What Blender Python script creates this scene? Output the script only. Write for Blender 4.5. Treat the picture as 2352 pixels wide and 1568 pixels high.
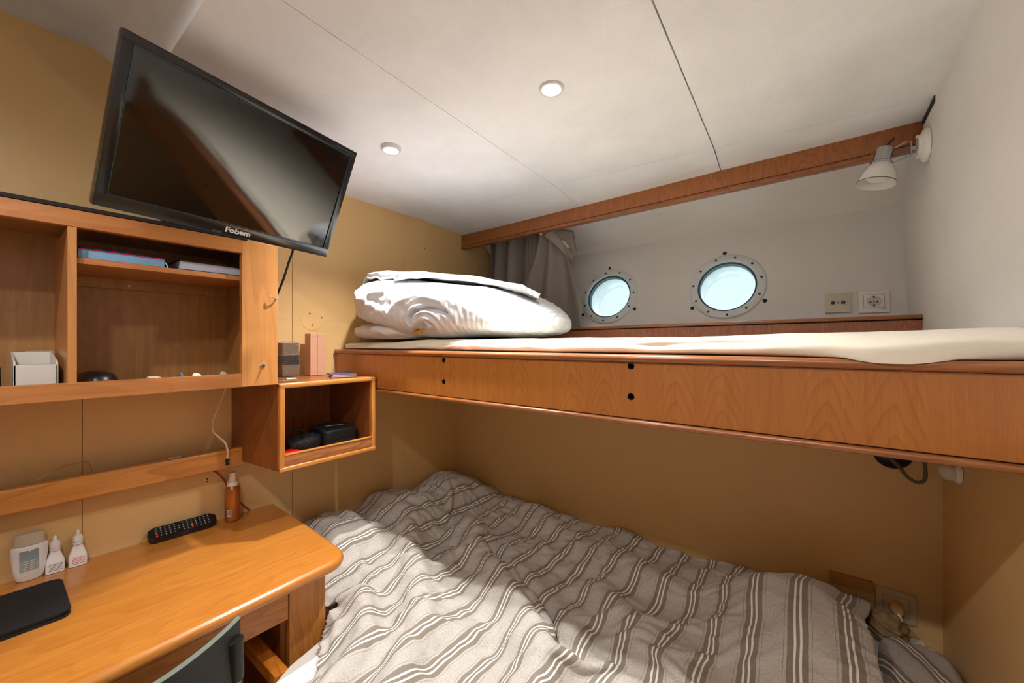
import bpy, bmesh, math, random, base64, zlib
import numpy as np
from mathutils import Vector, Matrix
from math import pi, sin, cos, radians

for o in list(bpy.data.objects): bpy.data.objects.remove(o)
S = bpy.context.scene
COL = S.collection

# ------------------------------------------------------------------ camera
CAM = Vector((1.70, -1.681, 1.384))
cd = bpy.data.cameras.new('camera'); cam = bpy.data.objects.new('camera', cd); COL.objects.link(cam)
fwd = Vector((-.604, .797, 0)).normalized()
cam.location = CAM
cam.rotation_euler = fwd.to_track_quat('-Z', 'Y').to_euler()
cd.sensor_width = 36; cd.lens = 914 / 2352 * 36; cd.shift_y = 3 / 2352; cd.clip_start = .02
S.camera = cam
S.view_settings.view_transform = 'Standard'; S.view_settings.look = 'None'
S.view_settings.gamma = 1; S.view_settings.use_curve_mapping = False
S.view_settings.exposure = EXPO = 0.78

# ------------------------------------------------------------------ daylight
W = bpy.data.worlds.new('sky'); S.world = W; W.use_nodes = True
wn = W.node_tree; wn.nodes.clear()
wo = wn.nodes.new('ShaderNodeOutputWorld'); wb = wn.nodes.new('ShaderNodeBackground')
tc = wn.nodes.new('ShaderNodeTexCoord'); sx = wn.nodes.new('ShaderNodeSeparateXYZ')
rp = wn.nodes.new('ShaderNodeValToRGB')
rp.color_ramp.elements[0].position = .0; rp.color_ramp.elements[0].color = (.08, .095, .10, 1)
rp.color_ramp.elements[1].position = .60; rp.color_ramp.elements[1].color = (.78, .90, 1.0, 1)
e = rp.color_ramp.elements.new(.03); e.color = (.066, .076, .081, 1); e = rp.color_ramp.elements.new(.35); e.color = (.056, .072, .084, 1)
wn.links.new(tc.outputs['Generated'], sx.inputs[0]); wn.links.new(sx.outputs['Z'], rp.inputs[0])
wn.links.new(rp.outputs[0], wb.inputs[0]); wn.links.new(wb.outputs[0], wo.inputs[0])
wb.inputs[1].default_value = 9.0

def lamp(name, kind, loc, power, color=(1, 1, 1), **kw):
    d = bpy.data.lights.new(name, kind); o = bpy.data.objects.new(name, d); COL.objects.link(o)
    o.location = loc; d.energy = power; d.color = color
    for k, v in kw.items(): setattr(d, k, v)
    return o
def aim(o, target):
    o.rotation_euler = (Vector(target) - o.location).to_track_quat('-Z', 'Y').to_euler()
WARM = (1.0, .985, .965)
# recessed downlights of the cabin (two in view, three behind the camera in the higher ceiling)
DL = [(.540, -.840, 2.052), (1.145, -.775, 2.062)]
DLB = [(.95, -1.97, 2.25), (1.55, -1.97, 2.25)]
POW = 40
for p, kp in zip(DL, (.95, .90)):
    lamp('downlight_light', 'SPOT', (p[0], p[1], p[2] - .014), POW * kp, WARM, spot_size=radians(118), spot_blend=1.0, shadow_soft_size=.020)
for p in DLB:
    lamp('downlight_light', 'SPOT', (p[0], p[1], p[2] - .014), POW * .42, WARM, spot_size=radians(165), spot_blend=.6, shadow_soft_size=.03)

# porthole plane:  y = .30 + .30 (z - 1.487)
PN = Vector((0, 1, -.3)).normalized()
PORT = [Vector((.820, .344, 1.633)), Vector((1.385, .3455, 1.639))]
for c in PORT:      # sampling portals at the outer end of each porthole tube (emit nothing themselves)
    o = lamp('porthole_portal', 'AREA', c + PN * .155, 1.0, shape='DISK', size=.34)
    o.rotation_euler = (-PN).to_track_quat('-Z', 'Y').to_euler()
    o.data.cycles.is_portal = True

# ------------------------------------------------------------------ helpers
def wloc(o):
    v = Vector((0, 0, 0))
    while o is not None: v += o.location; o = o.parent
    return v
def thing(name, label, cat, loc=(0, 0, 0), group=None):
    o = bpy.data.objects.new(name, None); COL.objects.link(o); o.location = loc
    o.empty_display_size = .05
    o['label'] = label; o['category'] = cat
    if group: o['group'] = group
    return o
def tag(o, label, cat, group=None):
    o['label'] = label; o['category'] = cat
    if group: o['group'] = group
    return o
def obj(name, bm, mats, parent=None, smooth=False, label=None, origin=None, angle=40):
    """bm is in world coordinates"""
    me = bpy.data.meshes.new(name)
    off = wloc(parent) if parent else Vector((0, 0, 0))
    if origin is not None: off = Vector(origin)
    if isinstance(bm, bmesh.types.BMesh):
        bmesh.ops.recalc_face_normals(bm, faces=bm.faces)
        bm.to_mesh(me); bm.free()
    else:
        me = bm
    if off.length > 0: me.transform(Matrix.Translation(-off))
    if not isinstance(mats, (list, tuple)): mats = [mats]
    for m in mats: me.materials.append(m)
    if smooth:
        me.polygons.foreach_set('use_smooth', [True] * len(me.polygons))
        if smooth != 'all': me.set_sharp_from_angle(angle=radians(angle))
    o = bpy.data.objects.new(name, me); COL.objects.link(o)
    if parent: o.parent = parent; o.location = off - wloc(parent)
    else: o.location = off
    if label: o['label'] = label
    return o
def struct(name, bm, mats, **k):
    o = obj(name, bm, mats, **k); o['kind'] = 'structure'; return o
def B(): return bmesh.new()
def box(bm, x0, x1, y0, y1, z0, z1, bev=0, seg=2, M=None, mi=0):
    vs = [bm.verts.new((x, y, z)) for z in (z0, z1) for y in (y0, y1) for x in (x0, x1)]
    F = [(0, 1, 3, 2), (4, 6, 7, 5), (0, 4, 5, 1), (1, 5, 7, 3), (3, 7, 6, 2), (2, 6, 4, 0)]
    fs = [bm.faces.new([vs[i] for i in f]) for f in F]
    for f in fs: f.material_index = mi
    if bev:
        es = list({e for f in fs for e in f.edges})
        r = bmesh.ops.bevel(bm, geom=es, offset=bev, segments=seg, profile=.6, affect='EDGES')
        vs = list({v for f in r['faces'] for v in f.verts} | {v for v in vs if v.is_valid})
        for f in r['faces']: f.material_index = mi
    if M is not None: bmesh.ops.transform(bm, matrix=M, verts=[v for v in vs if v.is_valid])
    return bm
def bx(*a, **k): return box(B(), *a, **k)
def quadm(pts, bm=None, mi=0):
    bm = bm or B(); f = bm.faces.new([bm.verts.new(p) for p in pts]); f.material_index = mi; return bm
def prism(bm, pts, d0, d1, axis='y', bev=0, seg=3, mi=0):
    """extrude 2D polygon pts along axis between d0 and d1. axis x:(y,z) y:(x,z) z:(x,y)"""
    def P(u, v, d): return {'x': (d, u, v), 'y': (u, d, v), 'z': (u, v, d)}[axis]
    a = [bm.verts.new(P(u, v, d0)) for u, v in pts]; b = [bm.verts.new(P(u, v, d1)) for u, v in pts]
    n = len(pts); fs = [bm.faces.new(a[::-1]), bm.faces.new(b)]
    for i in range(n): fs.append(bm.faces.new((a[i], a[(i + 1) % n], b[(i + 1) % n], b[i])))
    for f in fs: f.material_index = mi
    if bev:
        es = list(fs[0].edges) + list(fs[1].edges)
        r = bmesh.ops.bevel(bm, geom=es, offset=bev, segments=seg, profile=.5, affect='EDGES')
        for f in r['faces']: f.material_index = mi
    return bm
def lathe(bm, prof, c=(0, 0, 0), axis=(0, 0, 1), n=32, mi=0, ell=(1, 1), xdir=None):
    """prof: list of (r, h) along axis from c"""
    ax = Vector(axis).normalized()
    u = Vector(xdir) if xdir else ax.orthogonal(); u = (u - ax * u.dot(ax)).normalized(); v = ax.cross(u)
    c = Vector(c); rings = []
    for r, h in prof:
        if r < 1e-6: rings.append([bm.verts.new(c + ax * h)])
        else: rings.append([bm.verts.new(c + ax * h + u * (r * ell[0] * cos(2 * pi * i / n)) + v * (r * ell[1] * sin(2 * pi * i / n))) for i in range(n)])
    for a, b in zip(rings, rings[1:]):
        for i in range(n):
            j = (i + 1) % n
            if len(a) == 1 and len(b) == 1: break
            if len(a) == 1: f = bm.faces.new((a[0], b[i], b[j]))
            elif len(b) == 1: f = bm.faces.new((a[i], b[0], a[j]))
            else: f = bm.faces.new((a[i], b[i], b[j], a[j]))
            f.material_index = mi
    if tuple(prof[0]) != tuple(prof[-1]):
        for R in (rings[0], rings[-1]):
            if len(R) > 1:
                f = bm.faces.new(R); f.material_index = mi
    else: bmesh.ops.remove_doubles(bm, verts=rings[0] + rings[-1], dist=1e-6)
    return bm
def catmull(P, k=8):
    P = [Vector(p) for p in P]; Q = [P[0] * 2 - P[1]] + P + [P[-1] * 2 - P[-2]]; out = []
    for i in range(1, len(Q) - 2):
        for j in range(k):
            t = j / k; a, b, c, d = Q[i - 1:i + 3]
            out.append(.5 * ((2 * b) + (c - a) * t + (2 * a - 5 * b + 4 * c - d) * t * t + (3 * b - a - 3 * c + d) * t ** 3))
    out.append(P[-1]); return out
def tube(bm, pts, r, n=10, sm=True, k=8, mi=0, rfun=None):
    P = catmull(pts, k) if sm and len(pts) > 2 else [Vector(p) for p in pts]
    t0 = (P[1] - P[0]).normalized(); u = t0.orthogonal().normalized(); rings = []
    for i, p in enumerate(P):
        t = (P[min(i + 1, len(P) - 1)] - P[max(i - 1, 0)]).normalized()
        u = (u - t * u.dot(t)).normalized(); v = t.cross(u)
        rr = rfun(i / (len(P) - 1)) if rfun else r
        rings.append([bm.verts.new(p + u * rr * cos(2 * pi * j / n) + v * rr * sin(2 * pi * j / n)) for j in range(n)])
    for a, b in zip(rings, rings[1:]):
        for j in range(n):
            f = bm.faces.new((a[j], a[(j + 1) % n], b[(j + 1) % n], b[j])); f.material_index = mi
    for R in (rings[0], rings[-1]):
        f = bm.faces.new(R); f.material_index = mi
    return bm
def roundrect(x0, x1, y0, y1, r, n=6, corners=(1, 1, 1, 1)):
    out = []
    for (cx, cy, a0), k in zip(((x1 - r, y1 - r, 0), (x0 + r, y1 - r, 90), (x0 + r, y0 + r, 180), (x1 - r, y0 + r, 270)), corners):
        if k: out += [(cx + r * cos(radians(a0 + 90 * i / n)), cy + r * sin(radians(a0 + 90 * i / n))) for i in range(n + 1)]
        else:
            sx_ = 1 if a0 in (0, 270) else -1; sy_ = 1 if a0 in (0, 90) else -1
            out.append((cx + sx_ * r, cy + sy_ * r))
    return out
def place(o, M):
    """bake matrix into a mesh object's data (object origin at identity)"""
    o.data.transform(M); return o
def text_mesh(s, size, extrude=.0004, bold=.0):
    cu = bpy.data.curves.new('lettering', 'FONT'); cu.body = s; cu.size = size; cu.extrude = extrude; cu.offset = bold
    cu.align_x = 'CENTER'; cu.align_y = 'CENTER'; cu.resolution_u = 3
    to = bpy.data.objects.new('lettering', cu); COL.objects.link(to)
    bpy.context.view_layer.update()
    me = bpy.data.meshes.new_from_object(to.evaluated_get(bpy.context.evaluated_depsgraph_get()))
    bpy.data.objects.remove(to); bpy.data.curves.remove(cu); return me
def frame_matrix(o, x, y, z):
    M = Matrix.Identity(4)
    for i, v in enumerate((x, y, z)):
        for j in range(3): M[j][i] = v[j]
    for j in range(3): M[j][3] = o[j]
    return M

# ------------------------------------------------------------------ materials
def newmat(name):
    m = bpy.data.materials.new(name); m.use_nodes = True
    return m, m.node_tree, m.node_tree.nodes['Principled BSDF']
def lin(c):
    return tuple((x / 12.92 if x <= .04045 else ((x + .055) / 1.055) ** 2.4) for x in [v / 255 for v in c]) + (1,)
def nd(nt, t, **k):
    n = nt.nodes.new(t)
    for a, b in k.items():
        if a in n.inputs: n.inputs[a].default_value = b
        else: setattr(n, a, b)
    return n
def mth(nt, op, a, b=None, clamp=False):
    n = nt.nodes.new('ShaderNodeMath'); n.operation = op; n.use_clamp = clamp
    for i, v in enumerate((a, b)):
        if v is None: continue
        if isinstance(v, (int, float)): n.inputs[i].default_value = v
        else: nt.links.new(v, n.inputs[i])
    return n.outputs[0]
def mix(nt, f, a, b, mode='MIX'):
    n = nt.nodes.new('ShaderNodeMix'); n.data_type = 'RGBA'; n.blend_type = mode
    for i, v in ((0, f), (6, a), (7, b)):
        if isinstance(v, (int, float)): n.inputs[i].default_value = v
        elif isinstance(v, tuple): n.inputs[i].default_value = v
        else: nt.links.new(v, n.inputs[i])
    return n.outputs[2]
def ramp(nt, f, stops):
    n = nt.nodes.new('ShaderNodeValToRGB'); el = n.color_ramp.elements
    while len(el) < len(stops): el.new(.5)
    for e_, (p, c) in zip(el, stops): e_.position = p; e_.color = c if len(c) == 4 else tuple(c) + (1,)
    nt.links.new(f, n.inputs[0]); return n.outputs[0]
def bump(nt, bs, h, strength=.2, dist=.001):
    b = nt.nodes.new('ShaderNodeBump'); b.inputs['Strength'].default_value = strength; b.inputs['Distance'].default_value = dist
    nt.links.new(h, b.inputs['Height']); nt.links.new(b.outputs[0], bs.inputs['Normal']); return b
def simple(name, col, rough=.5, metal=0, coat=0, bmp=None, spec=None, var=0, vscale=3, trans=0, emis=None):
    m, nt, bs = newmat(name)
    bs.inputs['Base Color'].default_value = lin(col); bs.inputs['Roughness'].default_value = rough
    bs.inputs['Metallic'].default_value = metal; bs.inputs['Coat Weight'].default_value = coat
    if spec is not None: bs.inputs['Specular IOR Level'].default_value = spec
    if trans: bs.inputs['Transmission Weight'].default_value = trans
    if emis: bs.inputs['Emission Color'].default_value = lin(col); bs.inputs['Emission Strength'].default_value = emis
    t = nd(nt, 'ShaderNodeTexCoord')
    if var:
        n = nd(nt, 'ShaderNodeTexNoise', Scale=vscale, Detail=6.0, Roughness=.6); nt.links.new(t.outputs['Object'], n.inputs['Vector'])
        k = ramp(nt, n.outputs[0], [(.3, (1 - var,) * 3), (.7, (1 + var * .4,) * 3)])
        nt.links.new(mix(nt, 1.0, lin(col), k, 'MULTIPLY'), bs.inputs['Base Color'])
    if bmp:
        n2 = nd(nt, 'ShaderNodeTexNoise', Scale=float(bmp[0]), Detail=4.0); nt.links.new(t.outputs['Object'], n2.inputs['Vector'])
        bump(nt, bs, n2.outputs[0], bmp[1], bmp[2] if len(bmp) > 2 else .001)
    return m
def wood(name, light, dark, grain='y', lng=.16, rough=.38, fib=1.0, ring=1.0, coat=.25, rscale=1.0, seed=0.0, cath=False, stain=0):
    m, nt, bs = newmat(name); L = nt.links
    t = nd(nt, 'ShaderNodeTexCoord'); mp = nd(nt, 'ShaderNodeMapping'); L.new(t.outputs['Object'], mp.inputs[0])
    sc = {'x': (.045, 1, 1), 'y': (1, .045, 1), 'z': (1, 1, .045)}[grain]
    mp.inputs['Scale'].default_value = sc; mp.inputs['Location'].default_value = (seed, seed * 1.7, seed * .6)
    n1 = nd(nt, 'ShaderNodeTexNoise', Scale=260.0, Detail=3.0, Roughness=.6); L.new(mp.outputs[0], n1.inputs[0])
    n0 = nd(nt, 'ShaderNodeTexNoise', Scale=55.0, Detail=4.0, Roughness=.65); L.new(mp.outputs[0], n0.inputs[0])
    mp2 = nd(nt, 'ShaderNodeMapping'); L.new(t.outputs['Object'], mp2.inputs[0])
    mp2.inputs['Scale'].default_value = tuple(max(lng, s) if s < 1 else 1 for s in sc); mp2.inputs['Location'].default_value = (seed, seed, seed)
    n2 = nd(nt, 'ShaderNodeTexNoise', Scale=5.0 * rscale, Detail=2.0, Roughness=.5); L.new(mp2.outputs[0], n2.inputs[0])
    ringv = mth(nt, 'MULTIPLY', n2.outputs[0], 26.0)
    if cath:
        sp = nd(nt, 'ShaderNodeSeparateXYZ'); L.new(t.outputs['Object'], sp.inputs[0])
        # book-matched veneer leaves about 13 cm wide: nested flame shapes standing on the lower edge
        # (object space: the bunk root stands at x = 1.0)
        u = mth(nt, 'FRACT', mth(nt, 'DIVIDE', mth(nt, 'ADD', sp.outputs['X'], 1.0 - 1.187 + 2.67), .267))
        w = mth(nt, 'MINIMUM', mth(nt, 'MINIMUM', u, mth(nt, 'ABSOLUTE', mth(nt, 'SUBTRACT', u, .348))), mth(nt, 'SUBTRACT', 1.0, u))
        w = mth(nt, 'MULTIPLY', w, .267)
        n3 = nd(nt, 'ShaderNodeTexNoise', Scale=9.0, Detail=3.0); mp3 = nd(nt, 'ShaderNodeMapping'); L.new(t.outputs['Object'], mp3.inputs[0]); mp3.inputs['Scale'].default_value = (1, 1, .45); L.new(mp3.outputs[0], n3.inputs[0])
        big = nd(nt, 'ShaderNodeTexNoise', Scale=1.6, Detail=0.0); L.new(t.outputs['Object'], big.inputs[0])
        arch = mth(nt, 'ADD', mth(nt, 'ADD', mth(nt, 'MULTIPLY', mth(nt, 'POWER', w, 1.4), 200.0), mth(nt, 'MULTIPLY', mth(nt, 'MAXIMUM', mth(nt, 'SUBTRACT', w, .036), 0.0), 420.0)),
                   mth(nt, 'MULTIPLY', sp.outputs['Z'], 24.0))
        arch = mth(nt, 'ADD', arch, mth(nt, 'MULTIPLY', n3.outputs[0], 4.0))
        arch = mth(nt, 'ADD', arch, mth(nt, 'MULTIPLY', big.outputs[0], 9.0))
        ringv = arch
    fr = mth(nt, 'FRACT', ringv)
    line = ramp(nt, fr, [(0, (1, 1, 1)), (.55, (.92,) * 3), (.84, (.35,) * 3), (.93, (.0,) * 3), (1, (.95,) * 3)])
    f1 = ramp(nt, n1.outputs[0], [(.32, (0, 0, 0)), (.66, (1, 1, 1))])
    f0 = ramp(nt, n0.outputs[0], [(.3, (0, 0, 0)), (.7, (1, 1, 1))])
    v = mth(nt, 'ADD', mth(nt, 'MULTIPLY', line, .42 * ring), mth(nt, 'ADD', mth(nt, 'MULTIPLY', f1, .22 * fib), mth(nt, 'MULTIPLY', f0, .36)))
    v = mth(nt, 'DIVIDE', v, .42 * ring + .22 * fib + .36)
    mid = tuple((a + b) / 2 for a, b in zip(light, dark))
    c = ramp(nt, v, [(0, lin(dark)), (.55, lin(mid)), (1, lin(light))])
    if stain:
        ns = nd(nt, 'ShaderNodeTexNoise', Scale=14.0, Detail=5.0, Roughness=.7); mp4 = nd(nt, 'ShaderNodeMapping'); L.new(t.outputs['Object'], mp4.inputs[0]); mp4.inputs['Scale'].default_value = (1, .4, 1); L.new(mp4.outputs[0], ns.inputs[0])
        c = mix(nt, ramp(nt, ns.outputs[0], [(.66, (0, 0, 0)), (.80, (stain,) * 3)]), c, lin((70, 48, 30)))
    L.new(c, bs.inputs['Base Color'])
    bs.inputs['Roughness'].default_value = rough; bs.inputs['Coat Weight'].default_value = coat; bs.inputs['Coat Roughness'].default_value = .22
    bump(nt, bs, v, .10, .0006)
    return m
def panelmat(name, col, rough=.55, weave=1.0, var=.05, vs=2.5, coat=0):
    m, nt, bs = newmat(name); L = nt.links
    t = nd(nt, 'ShaderNodeTexCoord')
    n = nd(nt, 'ShaderNodeTexNoise', Scale=vs, Detail=5.0, Roughness=.6); L.new(t.outputs['Object'], n.inputs[0])
    n2 = nd(nt, 'ShaderNodeTexNoise', Scale=420.0, Detail=2.0); L.new(t.outputs['Object'], n2.inputs[0])
    k = ramp(nt, n.outputs[0], [(.3, (1 - var,) * 3), (.7, (1 + var * .5,) * 3)])
    k2 = ramp(nt, n2.outputs[0], [(.3, (.95,) * 3), (.7, (1.03,) * 3)])
    L.new(mix(nt, 1.0, mix(nt, 1.0, lin(col), k, 'MULTIPLY'), k2, 'MULTIPLY'), bs.inputs['Base Color'])
    bs.inputs['Roughness'].default_value = rough; bs.inputs['Coat Weight'].default_value = coat
    bump(nt, bs, n2.outputs[0], .12 * weave, .0006)
    return m
def cloth(name, col, rough=.85, weave=900.0, crease=0.0, sheen=.15, csc=22.0):
    m, nt, bs = newmat(name); L = nt.links
    bs.inputs['Base Color'].default_value = lin(col); bs.inputs['Roughness'].default_value = rough
    bs.inputs['Sheen Weight'].default_value = sheen; bs.inputs['Specular IOR Level'].default_value = .2
    t = nd(nt, 'ShaderNodeTexCoord')
    n = nd(nt, 'ShaderNodeTexNoise', Scale=weave, Detail=2.0); L.new(t.outputs['Object'], n.inputs[0])
    h = mth(nt, 'MULTIPLY', n.outputs[0], .15)
    if crease:
        a = nd(nt, 'ShaderNodeTexNoise', Scale=csc, Detail=5.0, Roughness=.55, Distortion=.6); L.new(t.outputs['Object'], a.inputs[0])
        r = mth(nt, 'ABSOLUTE', mth(nt, 'SUBTRACT', a.outputs[0], .5))
        h = mth(nt, 'ADD', h, mth(nt, 'MULTIPLY', r, crease * 6))
    bump(nt, bs, h, .5, .0025)
    return m

M_YEL = panelmat('cream_yellow_wall_panel', (226, 187, 128), rough=.42, var=.04)
M_WHT = panelmat('off_white_lining_panel', (233, 230, 227), rough=.6, var=.03)
M_CEIL = panelmat('mottled_suede_ceiling_panel', (240, 241, 244), rough=.8, var=.10, vs=3.0)
M_DARK = simple('dark_gap', (28, 22, 18), .8)
M_OAK_Y = wood('honey_oak_along_wall', (222, 156, 78), (168, 104, 42), 'y', rough=.36, seed=1.3)
M_OAK_Z = wood('honey_oak_upright', (220, 160, 88), (160, 100, 44), 'z', rough=.4, seed=3.1, ring=1.2)
M_CAB_Y = wood('pinkish_beech_along_wall', (202, 134, 74), (174, 106, 54), 'y', rough=.4, seed=5.0, ring=.8)
M_CAB_Z = wood('pinkish_beech_upright', (210, 146, 80), (186, 120, 60), 'z', lng=.06, rough=.4, seed=2.0, ring=1.1)
M_CABIN = wood('cabinet_veneer_inside', (184, 134, 72), (156, 106, 52), 'z', rough=.5, seed=8.0, ring=.6)
M_DESK = wood('worn_honey_desk_wood', (206, 136, 58), (174, 103, 35), 'y', rough=.30, seed=4.2, ring=.5, stain=.55, coat=.6)
M_BOARD = wood('flame_veneer_bunk_board', (188, 120, 54), (156, 90, 34), 'z', rough=.34, seed=.31, cath=True, ring=.85, coat=.3)
M_RED_X = wood('reddish_teak_rail', (172, 106, 56), (122, 68, 30), 'x', rough=.3, seed=7.0, coat=.4)
M_BEAM = wood('reddish_teak_crosscut', (178, 110, 58), (138, 78, 36), 'z', rough=.36, seed=6.0, ring=1.3, rscale=2.2)
M_BOXW = wood('dark_teak_veneer_box', (158, 92, 44), (112, 60, 24), 'z', rough=.36, seed=9.0, ring=.7)
M_EDGE = wood('rounded_beech_edging', (216, 148, 74), (180, 110, 46), 'y', rough=.3, seed=11.0, ring=.4, coat=.4)
M_WHITEP = simple('white_plastic', (236, 234, 230), .35)
M_IVORY = simple('ivory_plastic', (214, 206, 186), .4)
M_BLACKP = simple('black_plastic', (18, 18, 19), .38)
M_BLACKF = simple('black_fabric', (14, 14, 15), .85, bmp=(700, .5, .001))
M_CHROME = simple('chrome', (186, 186, 190), .08, metal=1)
M_ALU = simple('brushed_aluminium', (222, 228, 230), .42, metal=.1, bmp=(300, .1))
M_STEEL = simple('dark_steel', (80, 80, 84), .35, metal=1)
M_SCREW = simple('dull_screw', (92, 92, 90), .5, metal=.6)
M_HOLE = simple('hole_black', (6, 6, 7), .9)
# ================================================================== SETTING
# left wall (x = 0): tall laminate panels with fine seams
seams = [-3.2, -2.6, -1.513, -.926, -.357, -.148, .205, .62]
bm = B()
for a, b in zip(seams, seams[1:]):
    box(bm, -.03, 0, a + .0010, b - .0010, 0, 1.48)
seams2 = [-3.2, -.926, -.357, .205, .62]
for a, b in zip(seams2, seams2[1:]):
    box(bm, -.03, 0, a + .0010, b - .0010, 1.4795, 2.32)
box(bm, -.05, -.0035, -3.2, .62, 0, 2.32, mi=1)
struct('wall_left', bm, [M_YEL, simple('panel_seam', (168, 124, 68), .8)])
# hull-side wall under the upper bunk (y = 0)
bm = B()
box(bm, 0, 2.0, 0, .03, .0, 1.30)
struct('wall_hull_side', bm, M_YEL)
# right wall: cream below the bunk, white lining above
bm = B()
box(bm, 2.0, 2.03, -3.2, .03, 0, 1.22)
box(bm, 1.968, 2.03, -3.2, .60, 1.222, 2.32, mi=1)
struct('wall_right', bm, [M_YEL, M_WHT])
struct('wall_behind_camera', bx(0, 2.0, -3.23, -3.2, 0, 2.4), M_WHT)
struct('floor', bx(0, 2.03, -3.2, .03, -.03, 0), simple('brown_carpet', (150, 126, 98), .95, var=.1))

# ceiling: high flat part over the camera, riser, lower panelled part, slight fall to the beam
def strip(bm, rows, cols, th=.02, gap=.0008, mi=0):
    """rows/cols: grid of world points P[r][c]; each cell is its own panel with a thin gap"""
    for r in range(len(rows) - 1):
        for c in range(len(rows[0]) - 1):
            q = [Vector(rows[r][c]), Vector(rows[r][c + 1]), Vector(rows[r + 1][c + 1]), Vector(rows[r + 1][c])]
            ctr = sum(q, Vector()) / 4
            q2 = []
            for p in q:
                d = (p - ctr); 
                gx = .0018 if 1.40 < p.x < 1.47 else gap
                q2.append(p - Vector((math.copysign(gx, d.x) if abs(d.x) > 1e-4 else 0, math.copysign(gap, d.y), 0)))
            lo = [bm.verts.new(p) for p in q2]; hi = [bm.verts.new(p + Vector((0, 0, th))) for p in q2]
            bm.faces.new(lo[::-1]).material_index = mi; bm.faces.new(hi).material_index = mi
            for i in range(4): bm.faces.new((lo[i], lo[(i + 1) % 4], hi[(i + 1) % 4], hi[i])).material_index = mi
    return bm
bm = B()
yE = -1.42
row0 = [(0, yE, 2.055), (.26, yE, 2.057), (.868, yE, 2.060), (1.462, yE, 2.060), (1.972, yE, 2.060)]
row1 = [(0, -.277, 2.052), (.227, -.262, 2.053), (.81, -.215, 2.060), (1.423, -.15, 2.062), (1.970, -.085, 2.068)]
row2 = [(0, .075, 2.032), (.25, .075, 2.034), (.80, .075, 2.043), (1.409, .075, 2.058), (1.970, .075, 2.066)]
strip(bm, [row0, row1, row2], None)
box(bm, 0, 2.03, -1.40, .45, 2.072, 2.09, mi=1)
struct('ceiling', bm, [M_CEIL, simple('ceiling_seam', (120, 112, 104), .8)])
bm = B()
box(bm, 0, 2.0, -3.2, yE, 2.255, 2.28)
rr_ = .085
pr = [(yE + .016, 2.0555), (yE + .016, 2.28)] + [(-1.60, 2.28), (-1.60, 2.2551)] + [(yE - .004 - rr_ + rr_ * sin(radians(a)), 2.255 - rr_ + rr_ * cos(radians(a))) for a in range(0, 91, 9)] + [(yE - .004, 2.0555)]
prism(bm, pr, 0, 2.0, 'x')
struct('ceiling_high', bm, M_CEIL)
struct('trim_1', bx(1.9655, 1.969, -.10, .05, 2.05, 2.070), M_DARK)

# teak beam (valance) along the front of the recess
def sheared(o, z0, k, x0=0):
    for v in o.data.vertices: v.co.z += k * (v.co.x + o.location.x - x0)
bm = B(); box(bm, .0, 1.968, .055, .085, 1.968, 2.038, bev=.002)
box(bm, .0, 1.968, .050, .088, 1.950, 1.966, bev=.005, seg=3, mi=1)
box(bm, .0, 1.968, .060, .083, 1.965, 1.969, mi=2)
o = struct('trim_2', bm, [M_BEAM, M_RED_X, M_DARK], smooth=True); sheared(o, 0, .016)

# recess: porthole panel (leaning outward), soffit, ledge
def py(z): return .30 + .30 * (z - 1.487)
R = .122           # clear opening
def panel_with_holes():
    bm = B()
    # polygon triangulated with two round holes, in panel coordinates (x, s)
    up = Vector((0, .3, 1)).normalized(); nrm = PN
    import mathutils.geometry as mg
    O0 = Vector((0, py(1.44), 1.44)); H = (1.93 - 1.44) / up.z
    def P(x, s, d=0): return O0 + Vector((x, 0, 0)) + up * s + nrm * d
    N = 48; cs = [((c.x), (c - O0).dot(up)) for c in PORT]
    for d in (0, .02):
        # build per-cell: bands around each hole as square ring + fill
        for ci, (cx, cs_) in enumerate(cs):
            hw = .20
            ring = []; outer = []
            for i in range(N):
                a = 2 * pi * i / N; ring.append((cx + R * cos(a), cs_ + R * sin(a)))
                m_ = max(abs(cos(a)), abs(sin(a))); ox, os_ = cx + hw * cos(a) / m_, cs_ + hw * sin(a) / m_
                outer.append((ox, min(max(os_, 0), H)))
            for i in range(N):
                j = (i + 1) % N
                bm.faces.new([bm.verts.new(P(*p, d)) for p in (ring[i], ring[j], outer[j], outer[i])])
        y0 = [max(c - .20, 0) for _, c in cs]; y1 = [min(c + .20, H) for _, c in cs]
        segs = [(0, cs[0][0] - .20), (cs[0][0] + .20, cs[1][0] - .20), (cs[1][0] + .20, 1.97)]
        for a, b in segs: quadm([P(a, 0, d), P(b, 0, d), P(b, H, d), P(a, H, d)], bm)
        for (cx, _), b0, b1 in zip(cs, y0, y1):
            if b1 < H: quadm([P(cx - .2, b1, d), P(cx + .2, b1, d), P(cx + .2, H, d), P(cx - .2, H, d)], bm)
            if b0 > 0: quadm([P(cx - .2, 0, d), P(cx + .2, 0, d), P(cx + .2, b0, d), P(cx - .2, b0, d)], bm)
    for (cx, c_) in cs:
        for i in range(N):
            a, b = 2 * pi * i / N, 2 * pi * (i + 1) / N
            quadm([P(cx + R * cos(a), c_ + R * sin(a), 0), P(cx + R * cos(b), c_ + R * sin(b), 0), P(cx + R * cos(b), c_ + R * sin(b), .02), P(cx + R * cos(a), c_ + R * sin(a), .02)], bm)
    bmesh.ops.remove_doubles(bm, verts=bm.verts, dist=1e-5)
    return bm
struct('wall_porthole', panel_with_holes(), M_WHT)
bm = B()
zt0, zt1 = 1.892, 1.914
prof0 = [(.4225, zt0), (.30, 1.985), (.10, 2.10)]; prof1 = [(.428, zt1), (.33, 2.02), (.10, 2.12)]
for i in range(2):
    quadm([(0, prof0[i][0], prof0[i][1]), (1.968, prof1[i][0], prof1[i][1]), (1.968, prof1[i + 1][0], prof1[i + 1][1]), (0, prof0[i + 1][0], prof0[i + 1][1])], bm)
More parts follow.
